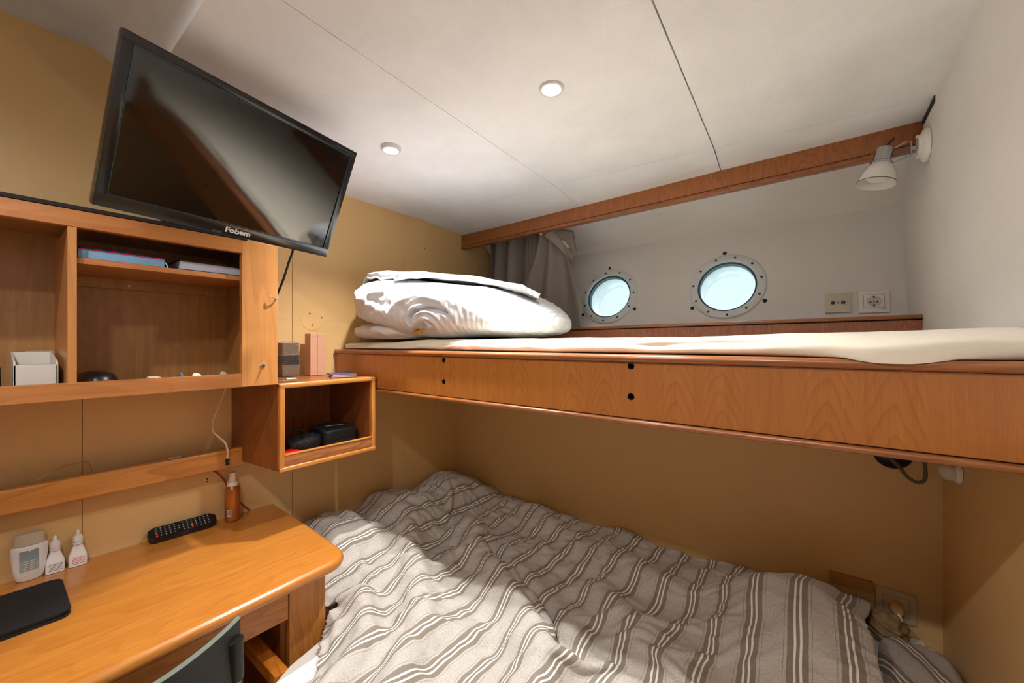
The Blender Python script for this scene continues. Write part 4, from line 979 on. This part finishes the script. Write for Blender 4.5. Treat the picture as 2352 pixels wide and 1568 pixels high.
# ================================================================== BEDDING
def cloth_mesh(name, co, faces, uv):
    me = bpy.data.meshes.new(name); me.from_pydata([tuple(c) for c in co], [], [tuple(f) for f in faces])
    ul = me.uv_layers.new(name='cloth')
    li = np.zeros(len(me.loops), dtype=np.int32); me.loops.foreach_get('vertex_index', li)
    ul.data.foreach_set('uv', np.asarray(uv, dtype=np.float32)[li].ravel()); me.update(); return me
def grid_faces(NX, NY, keep):
    idx = -np.ones((NY, NX), dtype=int); n = 0
    for j in range(NY):
        for i in range(NX):
            if keep(i, j): idx[j, i] = n; n += 1
    F = []
    for j in range(NY - 1):
        for i in range(NX - 1):
            q = (idx[j, i], idx[j, i + 1], idx[j + 1, i + 1], idx[j + 1, i])
            if min(q) >= 0: F.append(q)
    return F, n
def striped(name, warm=0):
    m, nt, bs = newmat(name); L = nt.links
    uv = nd(nt, 'ShaderNodeUVMap', uv_map='cloth'); sp = nd(nt, 'ShaderNodeSeparateXYZ'); L.new(uv.outputs[0], sp.inputs[0])
    f = mth(nt, 'FRACT', mth(nt, 'ADD', mth(nt, 'DIVIDE', sp.outputs[0], .091), 20.3))
    d = mth(nt, 'ABSOLUTE', mth(nt, 'SUBTRACT', f, .5))         # 0 at band centre, .5 between bands
    w = nd(nt, 'ShaderNodeTexNoise', Scale=260.0, Detail=4.0, Roughness=.7); L.new(uv.outputs[0], w.inputs[0])
    mp = nd(nt, 'ShaderNodeMapping'); mp.inputs['Scale'].default_value = (60, 900, 1); L.new(uv.outputs[0], mp.inputs[0])
    w2 = nd(nt, 'ShaderNodeTexNoise', Scale=1.0, Detail=2.0); L.new(mp.outputs[0], w2.inputs[0])
    g0 = lin((176, 168, 160)); g1 = lin((206, 200, 192))
    ground = mix(nt, ramp(nt, w.outputs[0], [(.35, (0, 0, 0)), (.7, (1, 1, 1))]), g0, g1)
    dark = lin((140, 130, 118)); lite = lin((238, 234, 224))
    cr = nd(nt, 'ShaderNodeValToRGB'); cr.color_ramp.interpolation = 'CONSTANT'; el = cr.color_ramp.elements
    # mask R: dark band / thin pin stripe, G: white pair
    stops = [(0, (1, 0, 0, 1)), (.012, (0, 1, 0, 1)), (.052, (1, 0, 0, 1)), (.060, (0, 1, 0, 1)) , (.066, (1, 0, 0, 1)), (.165, (0, 0, 0, 1)), (.215, (.8, 0, 0, 1)), (.224, (0, 0, 0, 1))]
    stops = [(0, (1, 0, 0, 1)), (.034, (0, 1, 0, 1)), (.082, (1, 0, 0, 1)), (.200, (0, 0, 0, 1)), (.262, (.9, 0, 0, 1)), (.276, (0, 0, 0, 1))]
    while len(el) < len(stops): el.new(.5)
    for e_, (p, c) in zip(el, stops): e_.position = p; e_.color = c
    L.new(d, cr.inputs[0]); sc = nd(nt, 'ShaderNodeSeparateColor'); L.new(cr.outputs[0], sc.inputs[0])
    c = mix(nt, sc.outputs[0], ground, dark); c = mix(nt, sc.outputs[1], c, lite)
    c = mix(nt, 1.0, c, ramp(nt, w2.outputs[0], [(.3, (.92,) * 3), (.7, (1.05,) * 3)]), 'MULTIPLY')
    L.new(c, bs.inputs['Base Color']); bs.inputs['Roughness'].default_value = .9; bs.inputs['Sheen Weight'].default_value = .1; bs.inputs['Specular IOR Level'].default_value = .15
    t = nd(nt, 'ShaderNodeTexCoord')
    a = nd(nt, 'ShaderNodeTexNoise', Scale=30.0, Detail=5.0, Roughness=.6, Distortion=.8); L.new(t.outputs['Object'], a.inputs[0])
    r = mth(nt, 'ABSOLUTE', mth(nt, 'SUBTRACT', a.outputs[0], .5))
    hgt = mth(nt, 'ADD', mth(nt, 'MULTIPLY', r, 3.4), mth(nt, 'MULTIPLY', w2.outputs[0], .10))
    bump(nt, bs, hgt, .5, .003)
    return m
M_STR = striped('grey_striped_cotton')
M_LIN = cloth('white_cotton_sheet', (232, 228, 220), .9, weave=800, crease=.15)
# lower mattress: corner cut round the desk
out = [(.005, -.005), (.005, -.985), (.50, -.985), (.515, -1.00), (.515, -1.06), (.55, -1.20), (.60, -1.285), (.68, -1.335), (.80, -1.35), (1.985, -1.35), (1.985, -.005)]
bm = B(); prism(bm, out, .28, .515, 'z'); bmesh.ops.bevel(bm, geom=[e for e in bm.edges if abs(e.verts[0].co.z - e.verts[1].co.z) < 1e-6 and e.verts[0].co.z > .4], offset=.03, segments=4, affect='EDGES')
tag(obj('lower_mattress', bm, M_LIN, smooth=True), 'wide lower mattress in white sheet under the striped duvet', 'mattress')
struct('trim_5', prism(B(), [(x + .01 * (x < .6), y + .012 * (y < -.9)) for x, y in out][::1], 0, .279, 'z'), M_OAK_Y)
# ---- cloth relaxation: drape a sheet over a lumpy base with Blender's own cloth solver, keep only the result
from mathutils import noise
def blob(x, y, cx, cy, sx, sy, rot=0, p=2):
    c, s = cos(rot), sin(rot); dx, dy = x - cx, y - cy; u = (c * dx + s * dy) / sx; v = (-s * dx + c * dy) / sy
    return math.exp(-(abs(u) ** p + abs(v) ** p))
def stroke(x, y, pts, w):
    best = 1e9
    for (ax, ay), (bx_, by) in zip(pts, pts[1:]):
        t = max(0, min(1, ((x - ax) * (bx_ - ax) + (y - ay) * (by - ay)) / ((bx_ - ax) ** 2 + (by - ay) ** 2)))
        best = min(best, math.hypot(x - ax - t * (bx_ - ax), y - ay - t * (by - ay)))
    return math.exp(-(best / w) ** 2)
def bed_height(x, y):
    z = .542
    z += .125 * blob(x, y, .16, -.20, .20, .20, 0, 3) + .115 * blob(x, y, .15, -.52, .20, .13, 0, 3) + .11 * blob(x, y, .16, -.80, .17, .13, 0, 3)
    z += .145 * blob(x, y, 1.66, -.34, .20, .26, .2, 2.6)
    z += .060 * stroke(x, y, [(.50, -.40), (.70, -.52), (.95, -.66), (1.15, -.83), (1.25, -1.1)], .07)
    z -= .050 * stroke(x, y, [(.66, -.47), (.82, -.54), (1.04, -.66), (1.17, -.76)], .028)
    z += .045 * stroke(x, y, [(.35, -.62), (.55, -.75), (.80, -.92), (.95, -1.2)], .05)
    z += .045 * stroke(x, y, [(.55, -.95), (.72, -1.05), (.85, -1.3)], .04)
    z += .035 * stroke(x, y, [(.62, -.10), (1.0, -.25), (1.4, -.30)], .07)
    z += .035 * stroke(x, y, [(1.1, -.45), (1.35, -.6), (1.6, -.75)], .06)
    z += .026 * noise.noise(Vector((x * 5, y * 5, .3))) + .016 * noise.noise(Vector((x * 11, y * 11, 2.3)))
    z = max(z, .526)
    if y < -1.0: z = max(.522, z - .8 * max(0, min(.72, .56 + max(0, -1.047 - y) * 1.5) - x))
    return z
def drape(xs, ys, start, floor_h, keep=None, grow=(.1, .1), steps=55, iters=12, stiff_bend=.12, gap=.006, xlim=None, ylim=None, fric=.35, pins=None, seed=1):
    """position-based cloth: xs (NX), ys (NY) rest grid; start(x, y) -> z ; floor_h(X, Y) -> Z lower bound (array function)"""
    RX, RY = np.meshgrid(xs, ys); NY_, NX_ = RX.shape
    K = np.array([[1.0 if (keep is None or keep(x, y)) else 0.0 for x in xs] for y in ys])
    P = np.dstack([RX, RY, np.array([[start(x, y) for x in xs] for y in ys])]); V = np.zeros_like(P)
    dx = abs(xs[1] - xs[0]) * (1 + grow[0]); dy = abs(ys[1] - ys[0]) * (1 + grow[1]); dd = math.hypot(dx, dy)
    cons = []
    def add(di, dj, L, k):
        for par in (0, 1):
            if dj and not di:  # along rows (x)
                step = 2 * dj
                for o_ in range(dj): cons.append((slice(None), slice(par * dj + o_, NX_ - dj, step), slice(None), slice(par * dj + o_ + dj, NX_, step), L, k))
            elif di and not dj:
                step = 2 * di
                for o_ in range(di): cons.append((slice(par * di + o_, NY_ - di, step), slice(None), slice(par * di + o_ + di, NY_, step), slice(None), L, k))
            else:
                cons.append((slice(par, NY_ - 1, 2), slice(0, NX_ - 1), slice(par + 1, NY_, 2), slice(1, NX_), L, k))
                cons.append((slice(par, NY_ - 1, 2), slice(1, NX_), slice(par + 1, NY_, 2), slice(0, NX_ - 1), L, k))
    add(0, 1, dx, 1.0); add(1, 0, dy, 1.0); add(1, 1, dd, .35); add(0, 2, 2 * dx, stiff_bend); add(2, 0, 2 * dy, stiff_bend); add(0, 5, 5 * dx, stiff_bend * .35); add(5, 0, 5 * dy, stiff_bend * .35)
    dt = 1 / 45; PIN = P[:, 0].copy(); PIN[:, 2] -= .012; PIN[:, 0] = .022
    g_ = -9.8 * .35
    for s_ in range(steps):
        Q = P.copy(); V *= .90; V[..., 2] += g_ * dt; P = P + V * dt
        for it in range(iters):
            for a0, a1, b0, b1, L, k in cons:
                A = P[a0, a1]; Bq = P[b0, b1]; n0 = min(A.shape[0], Bq.shape[0]); n1 = min(A.shape[1], Bq.shape[1])
                if n0 == 0 or n1 == 0: continue
                A = A[:n0, :n1]; Bq = Bq[:n0, :n1]; D = Bq - A; l = np.sqrt((D * D).sum(-1)) + 1e-9
                m = (K[a0, a1][:n0, :n1] * K[b0, b1][:n0, :n1])
                c = (k * .5 * m * (l - L) / l)[..., None] * D
                P[a0, a1][:n0, :n1] += c; P[b0, b1][:n0, :n1] -= c
            if pins: P[:, 0] = PIN
            if it % 3 == 2 or it == iters - 1:
                H = floor_h(P[..., 0], P[..., 1]) + gap; low = P[..., 2] < H
                P[..., 2] = np.where(low, H, P[..., 2])
                if it == iters - 1: P[..., :2] = np.where(low[..., None], P[..., :2] + (Q[..., :2] - P[..., :2]) * fric, P[..., :2])
                if xlim: P[..., 0] = np.clip(P[..., 0], *xlim)
                if ylim: P[..., 1] = np.clip(P[..., 1], *ylim)
        V = (P - Q) / dt; sp = np.sqrt((V * V).sum(-1, keepdims=True)); V *= np.minimum(1, 1.5 / (sp + 1e-9))
    idx = -np.ones((NY_, NX_), dtype=int); idx[K > 0] = np.arange(int(K.sum())); F = []
    for j in range(NY_ - 1):
        for i in range(NX_ - 1):
            q = (idx[j, i], idx[j, i + 1], idx[j + 1, i + 1], idx[j + 1, i])
            if min(q) >= 0: F.append(tuple(int(v) for v in q))
    uv = [(RX[j, i], RY[j, i]) for j in range(NY_) for i in range(NX_) if K[j, i] > 0]
    return P[K > 0], F, uv
def lookup(f, x0, x1, y0, y1, n=260):
    gx = np.linspace(x0, x1, n); gy = np.linspace(y0, y1, n); T = np.array([[f(x, y) for x in gx] for y in gy])
    def h(X, Y):
        u = np.clip((X - x0) / (x1 - x0) * (n - 1), 0, n - 1.001); v = np.clip((Y - y0) / (y1 - y0) * (n - 1), 0, n - 1.001)
        i = u.astype(int); j = v.astype(int); a = u - i; b = v - j
        return (T[j, i] * (1 - a) + T[j, i + 1] * a) * (1 - b) + (T[j + 1, i] * (1 - a) + T[j + 1, i + 1] * a) * b
    return h
bedH = lookup(bed_height, -.05, 2.1, -1.7, .05, 200)
DUV, FC, UVR = drape(np.linspace(.03, 1.795, 190), np.linspace(-.03, -1.33, 142),
    lambda x, y: bed_height(x, y) + .02 + .010 * noise.noise(Vector((x * 9, y * 9, 7.3))) + .006 * noise.noise(Vector((x * 23, y * 23, 1.3))), bedH,
    keep=lambda x, y: not (y < -1.0 and x < min(.70, .49 + max(0, -1.047 - y) * 1.5)), grow=(.11, .15), xlim=(.006, 1.96), ylim=(-2, -.006), stiff_bend=.09, pins='left')
for i, (p, q) in enumerate(zip(DUV, UVR)):     # small sharp creases in the cotton
    f = Vector((p[0] * 9 + p[1] * 3, p[1] * 14 - p[0] * 5, .7)); r1 = 1 - 2.4 * abs(noise.noise(f)); r2 = 1 - 2.4 * abs(noise.noise(Vector((p[0] * 26 + 4, p[1] * 20, 3.1))))
    DUV[i][2] += (.0095 * max(r1, -.2) + .0050 * r2) * (.35 + .65 / (1 + math.exp((p[0] - 1.25) / .12)))
o = obj('striped_duvet', cloth_mesh('striped_duvet', DUV, FC, UVR), M_STR, smooth='all')
tag(o, 'crumpled grey striped duvet with white pinstripes spread over the lower bed', 'duvet')
md = o.modifiers.new('thickness', 'SOLIDIFY'); md.thickness = .006; md.offset = -1
md = o.modifiers.new('smooth', 'SUBSURF'); md.levels = 1; md.render_levels = 1

# ---- pillows under the duvet and at its right-hand end
def cushion(name, label, c, r, m, e=2.4, rot=0, amp=.006, seed=0, uvs=1.0, tilt=0, turn=0):
    bm = B(); bmesh.ops.create_uvsphere(bm, u_segments=72, v_segments=40, radius=1.0, calc_uvs=False)
    R_ = Matrix.Rotation(rot, 4, 'Z') @ Matrix.Rotation(tilt, 4, 'Y')
    for v in bm.verts:
        p = v.co.copy(); q = (abs(p.x) ** 4 + abs(p.y) ** 4) ** .25; hq = math.hypot(p.x, p.y)
        k = hq / q if q > 1e-6 else 1
        x, y = p.x * k, p.y * k; x = math.copysign(abs(x) ** .8, x); y = math.copysign(abs(y) ** .8, y)
        z = math.copysign(abs(p.z) ** 1.0, p.z) * (1 - .35 * (abs(x) * abs(y)) ** 2)
        w = amp * noise.noise(Vector((x * 4 + seed, y * 4, z * 3))) + amp * .6 * noise.noise(Vector((x * 10 + seed, y * 10, z * 3)))
        v.co = Vector((x * r[0], y * r[1], z * r[2] + w))
    ul = bm.loops.layers.uv.new('cloth')
    for f in bm.faces:
        for l in f.loops: l[ul].uv = (l.vert.co.x * cos(turn) + l.vert.co.y * sin(turn) + .013, l.vert.co.y * cos(turn) - l.vert.co.x * sin(turn))
    bm.transform(Matrix.Translation(c) @ R_)
    return tag(obj(name, bm, m, smooth='all'), label, 'pillow', 'brown pillows along the left wall' if name == 'brown_pillow' else None)
cushion('striped_pillow', 'grey striped pillow at the right end of the lower bed', (1.906, -.48, .555), (.080, .335, .037), M_STR, rot=radians(-2), seed=3, turn=radians(24))
M_BRN = cloth('brown_pillow_cloth', (150, 112, 78), .85)
cushion('brown_pillow', 'brown pillow edge showing in the corner by the left wall', (.155, -.19, .577), (.135, .145, .055), M_BRN, seed=1)
cushion('brown_pillow', 'brown pillow edge showing beside the middle of the left wall', (.15, -.515, .564), (.132, .12, .045), M_BRN, seed=2)
cushion('brown_pillow', 'brown pillow edge showing just behind the desk end', (.15, -.80, .564), (.132, .115, .045), M_BRN, seed=5)
t = thing('rumpled_blanket', 'dark tan rumpled cloth wedged beside the low socket', 'blanket', (1.88, -.09, .53))
bm = B(); bmesh.ops.create_uvsphere(bm, u_segments=64, v_segments=32, radius=1.0)
for v in bm.verts:
    p = v.co; k = 1 + .22 * noise.noise(p * 2.2) + .10 * sin(p.z * 14 + p.x * 5)
    v.co = Vector((1.868 + .045 * p.x * k, -.085 + .050 * p.y * k, .548 + .038 * p.z * k))
obj('cloth', bm, simple('tan_lining_cloth', (156, 128, 90), .8, var=.3, vscale=14), t, smooth='all')

# ---- upper mattress in a cream fleece sheet
def upper_mattress():
    t = thing('upper_mattress', 'thin upper mattress in a cream fleece sheet on the upper bunk', 'mattress', (1.0, -.35, 1.357))
    obj('foam_core', bx(.02, 1.94, -.68, .040, 1.357, 1.38, bev=.01), M_SHEET, t)
    NX_, prof = 240, [(.046, 1.388), (-.10, 1.392), (-.30, 1.394), (-.50, 1.395), (-.60, 1.397), (-.66, 1.398), (-.69, 1.396), (-.705, 1.3905), (-.7115, 1.384), (-.7085, 1.3795), (-.7135, 1.3755), (-.7175, 1.370), (-.716, 1.3635), (-.708, 1.3585), (-.69, 1.3575)]
    def P(x, k):
        y, z = prof[k]; f = k / (len(prof) - 1)
        edge = max(0, (f - .4) / .6)
        n = noise.noise(Vector((x * 7, k * .35, 1.1))); n2 = noise.noise(Vector((x * 19, k * .5, 4.1)))
        z2 = z + (.004 * n + .0015 * n2)
        rt = 1 / (1 + math.exp(-(x - 1.62) / .09)); lf = 1 / (1 + math.exp((x - .42) / .06))
        mid = math.exp(-((x - 1.52) / .13) ** 2)
        z2 += rt * (.010 + .008 * sin(x * 17) * edge) - lf * .014 * (1 - edge * .6)
        y2 = y - edge * (.012 * n + .004 * n2)
        hang = math.exp(-((x - 1.81) / .17) ** 2)
        if k >= 7: y2 = y2 + (-.760 - y2) * hang * min(1, (k - 6) / 4)
        if x < .75: y2 += edge * .010; 
        # diagonal pleats at the left where the sheet is tucked under the white duvet
        pl = math.exp(-((x - .70) / .12) ** 2); z2 += pl * edge * .006 * sin(x * 95 + k * .9); y2 += pl * edge * .005 * cos(x * 95 + k * .9)
        z2 = z + (z2 - z) * min(1, max(0, (13.5 - k) / 3)) if k > 10 else z2
        z2 = max(z2, 1.3575) - .009 * hang * max(0, (k - 9) / 5) * min(1, max(0, (-.749 - y2) / .010))
        return (x, y2, z2)
    bm = B(); G = [[bm.verts.new(P(.022 + (1.966 - .022) * i / NX_, k)) for i in range(NX_ + 1)] for k in range(len(prof))]
    for a, b in zip(G, G[1:]):
        for i in range(NX_): bm.faces.new((a[i], a[i + 1], b[i + 1], b[i]))
    o = obj('sheet', bm, M_SHEET, t, smooth='all'); md = o.modifiers.new('s', 'SUBSURF'); md.levels = md.render_levels = 1
upper_mattress()

# ---- folded white duvet on the left of the upper bunk
M_DUV = cloth('crisp_white_cotton', (214, 216, 218), .75, weave=900, crease=.22, csc=26, sheen=.1)
def white_duvet():
    t = thing('folded_duvet', 'plump folded white duvet piled at the left end of the upper bunk', 'duvet', (.45, -.42, 1.40))
    def rot(v, a): return (v[0] * cos(a) - v[1] * sin(a), v[0] * sin(a) + v[1] * cos(a))
    def foot(th, cx, cy, rx, ry, e, a):
        c, s = cos(th), sin(th); k = (abs(c) ** e + abs(s) ** e) ** (-1 / e); x, y = rot((c * k * rx, s * k * ry), a); return cx + x, cy + y
    def body(cx, cy, rx, ry, a, e, zb, top, prof, NU, NV, disp):
        bm = B(); rings = []
        for j in range(NV + 1):
            ph = -pi / 2 + pi * j / NV
            ring = []; zbf = zb if callable(zb) else (lambda x, y: zb)
            cr = max(cos(ph), 0) ** prof; sz = (math.copysign(abs(sin(ph)) ** .75, sin(ph)) + 1) / 2
            for i in range(NU):
                th = 2 * pi * i / NU; fx, fy = foot(th, cx, cy, rx, ry, e, a)
                x = cx + (fx - cx) * cr; y = cy + (fy - cy) * cr
                z0 = zbf(x, y); z = z0 + (top(x, y) - z0) * sz
                ring.append(Vector((x, y, z)))
            rings.append(ring)
        bv = []
        for j, ring in enumerate(rings):
            row = []
            for i, p in enumerate(ring):
                if j in (0, NV): nrm = Vector((0, 0, -1 if j == 0 else 1))
                else:
                    du = ring[(i + 1) % NU] - ring[i - 1]; dv = rings[j + 1][i] - rings[j - 1][i]; nrm = du.cross(dv)
                    nrm = nrm.normalized() if nrm.length > 1e-9 else Vector((0, 0, 1))
                q = p + disp(p, nrm); q.x = max(q.x, .006); q.z = max(q.z, zbf(p.x, p.y))
                row.append(bm.verts.new(q))
            bv.append(row)
        for j in range(NV):
            for i in range(NU): bm.faces.new((bv[j][i], bv[j][(i + 1) % NU], bv[j + 1][(i + 1) % NU], bv[j + 1][i]))
        bmesh.ops.remove_doubles(bm, verts=bm.verts, dist=1e-5)
        return bm
    def topz(x, y):
        return 1.655 - .085 * max(0, x - .30) / .6 - .07 * max(0, x - .72) ** 1 / .2 + .03 * math.exp(-((x - .12) / .12) ** 2)
    SX, SZ = .60, 1.448
    spiral = [(SX + (.008 + .0075 * k) * cos(-.5 * k + .3) * 1.15, SZ + (.006 + .0052 * k) * sin(-.5 * k + .3)) for k in range(0, 13)]
    lens = [(SX - .02, SZ - .002), (SX - .075, SZ - .022), (SX - .13, SZ - .034), (SX - .18, SZ - .036)]
    folds = [([(.22, 1.585), (.33, 1.535), (.40, 1.50)], .018, .012), ([(.28, 1.55), (.40, 1.585), (.55, 1.605)], .016, .012), ([(.22, 1.50), (.27, 1.50), (.35, 1.535)], .012, .010),
             ([(.35, 1.45), (.38, 1.50), (.40, 1.545)], .009, .014), ([(.42, 1.475), (.48, 1.530), (.58, 1.555), (.68, 1.530)], .013, .010), ([(.71, 1.60), (.735, 1.53), (.73, 1.45)], .012, .011), ([(.80, 1.57), (.83, 1.50), (.82, 1.42)], .011, .009),
             ([(.24, 1.455), (.30, 1.47), (.34, 1.50)], .008, .010), ([(.60, 1.635), (.66, 1.60), (.78, 1.585)], .012, .009)]
    def disp(p, n):
        d = Vector((0, 0, 0)); front = max(0, -n.y)
        a = .0
        nx = noise.noise(Vector((p.x * 6, p.y * 6, p.z * 9))); a += .010 * nx
        rd = 1 - abs(noise.noise(Vector((p.x * 9 + 3, p.y * 9, p.z * 16 + p.x * 7)))) * 2; a += .005 * rd * front
        rd2 = 1 - abs(noise.noise(Vector((p.x * 24 + 3 + p.z * 8, p.y * 24, p.z * 20)))) * 2; a += .0012 * rd2
        if p.x > .60:   # fine gathers towards the right-hand edge
            k = min(1, (p.x - .60) / .15); ph = (p.x + .3 * p.y) * 300 + 9 * noise.noise(Vector((p.x * 5, p.y * 5, p.z * 12)))
            a += k * (.0026 * sin(ph) + .0016 * sin(ph * 1.9 + 1)) * (.35 + abs(n.z) * .2 + (1 - abs(n.z)) * .6)
        dd = math.hypot(p.x - SX, (p.z - SZ) * 1.3)
        if front > .2:
            ang = math.atan2((p.z - SZ) * 1.3, p.x - SX)
            a += front * .0065 * sin(2 * pi * dd / .030 + ang) * math.exp(-(dd / .10) ** 2) * min(1, dd / .02)
            g1 = stroke(p.x, p.z, spiral, .0065); a -= .022 * g1 * front
            g2 = stroke(p.x, p.z, lens, .010); a -= .040 * g2 * front
            for pts, w, h_ in folds:
                a += h_ * stroke(p.x, p.z, pts, w) * front - h_ * .35 * stroke(p.x, p.z - w * 1.5, pts, w * .8) * front
        return n * a
    o = obj('rolled_body', body(.475, -.405, .445, .365, radians(9), 3.0, lambda x, y: 1.403 + .040 / (1 + math.exp((x - .42) / .035)), topz, .42, 520, 150, disp), M_DUV, t, smooth='all')
    def disp2(p, n):
        a = .008 * noise.noise(Vector((p.x * 8, p.y * 8, p.z * 20 + 5))) + .006 * (1 - 2 * abs(noise.noise(Vector((p.x * 13 + p.z * 20, p.y * 13, p.z * 30)))))
        return n * a
    obj('bottom_layer', body(.27, -.40, .235, .328, radians(1), 4.0, 1.400, lambda x, y: 1.466, .35, 300, 50, disp2), M_DUV, t, smooth='all')
    obj('warm_lining', box(B(), -.035, .030, -.012, .004, -.005, .005, bev=.003, M=Matrix.Translation((SX - .080, -.690, SZ - .020)) @ Matrix.Rotation(radians(-14), 4, 'Y')), simple('amber_lining', (244, 180, 60), .7), t)
    # top flap: flat quilted end with a piped edge, lying on the body
    bcx, bcy, brx, bry, ba, be = .475, -.405, .445, .365, radians(9), 3.0
    def on_body(x, y):
        u, v = rot((x - bcx, y - bcy), -ba); r_ = (abs(u / brx) ** be + abs(v / bry) ** be) ** (1 / be); r_ = min(r_, .999)
        ph = math.acos(r_ ** (1 / .42)); return 1.403 + (topz(x, y) - 1.403) * (sin(ph) ** .75 + 1) / 2
    A = [Vector(v) for v in ((.055, -.655, 0), (.15, -.690, 0), (.27, -.725, 0), (.38, -.735, 0), (.47, -.72, 0), (.56, -.63, 0), (.68, -.545, 0), (.80, -.44, 0))]
    Bk = [Vector(v) for v in ((.045, -.45, 0), (.15, -.40, 0), (.29, -.36, 0), (.42, -.33, 0), (.54, -.31, 0), (.66, -.30, 0), (.76, -.28, 0), (.84, -.36, 0))]
    a_, b_ = catmull(A, 14), catmull(Bk, 14); NV = 34; bm = B(); rows = []
    for i, (p, q) in enumerate(zip(a_, b_)):
        u = i / (len(a_) - 1); r_ = []
        for k in range(NV + 1):
            v = k / NV; c = p.lerp(q, v)
            c.y += .010 * sin(u * 46) * (1 - v) * (1 if u > .45 else .25) + .012 * noise.noise(Vector((u * 7, 0, 2))) * (1 - v)
            lift = .020 * (1 - v) ** 3 * (.5 + .5 * noise.noise(Vector((u * 5, 3, 1)))) + (.022 if u > .9 else 0) * (u - .9) / .1
            quilt = .005 * (abs(sin(pi * v * 3.5)) * .6 + abs(sin(pi * u * 8)) * .6)
            c.z = on_body(c.x, c.y) + .026 + quilt + lift + .006 * noise.noise(Vector((c.x * 9, c.y * 9, 3)))
            r_.append(bm.verts.new(c))
        rows.append(r_)
    for a, b in zip(rows, rows[1:]):
        for k in range(NV): bm.faces.new((a[k], a[k + 1], b[k + 1], b[k]))
    edge = [r[0].co.copy() for r in rows]
    o = obj('top_flap', bm, M_DUV, t, smooth='all'); md = o.modifiers.new('th', 'SOLIDIFY'); md.thickness = .020; md.offset = -1
    md = o.modifiers.new('bv', 'BEVEL'); md.width = .008; md.segments = 3; md.limit_method = 'ANGLE'; md.angle_limit = radians(50)
    obj('piped_edge', tube(B(), [e_ + Vector((0, -.001, -.018)) for e_ in edge], .0040, 8, sm=False), M_DUV, t, smooth='all')
white_duvet()
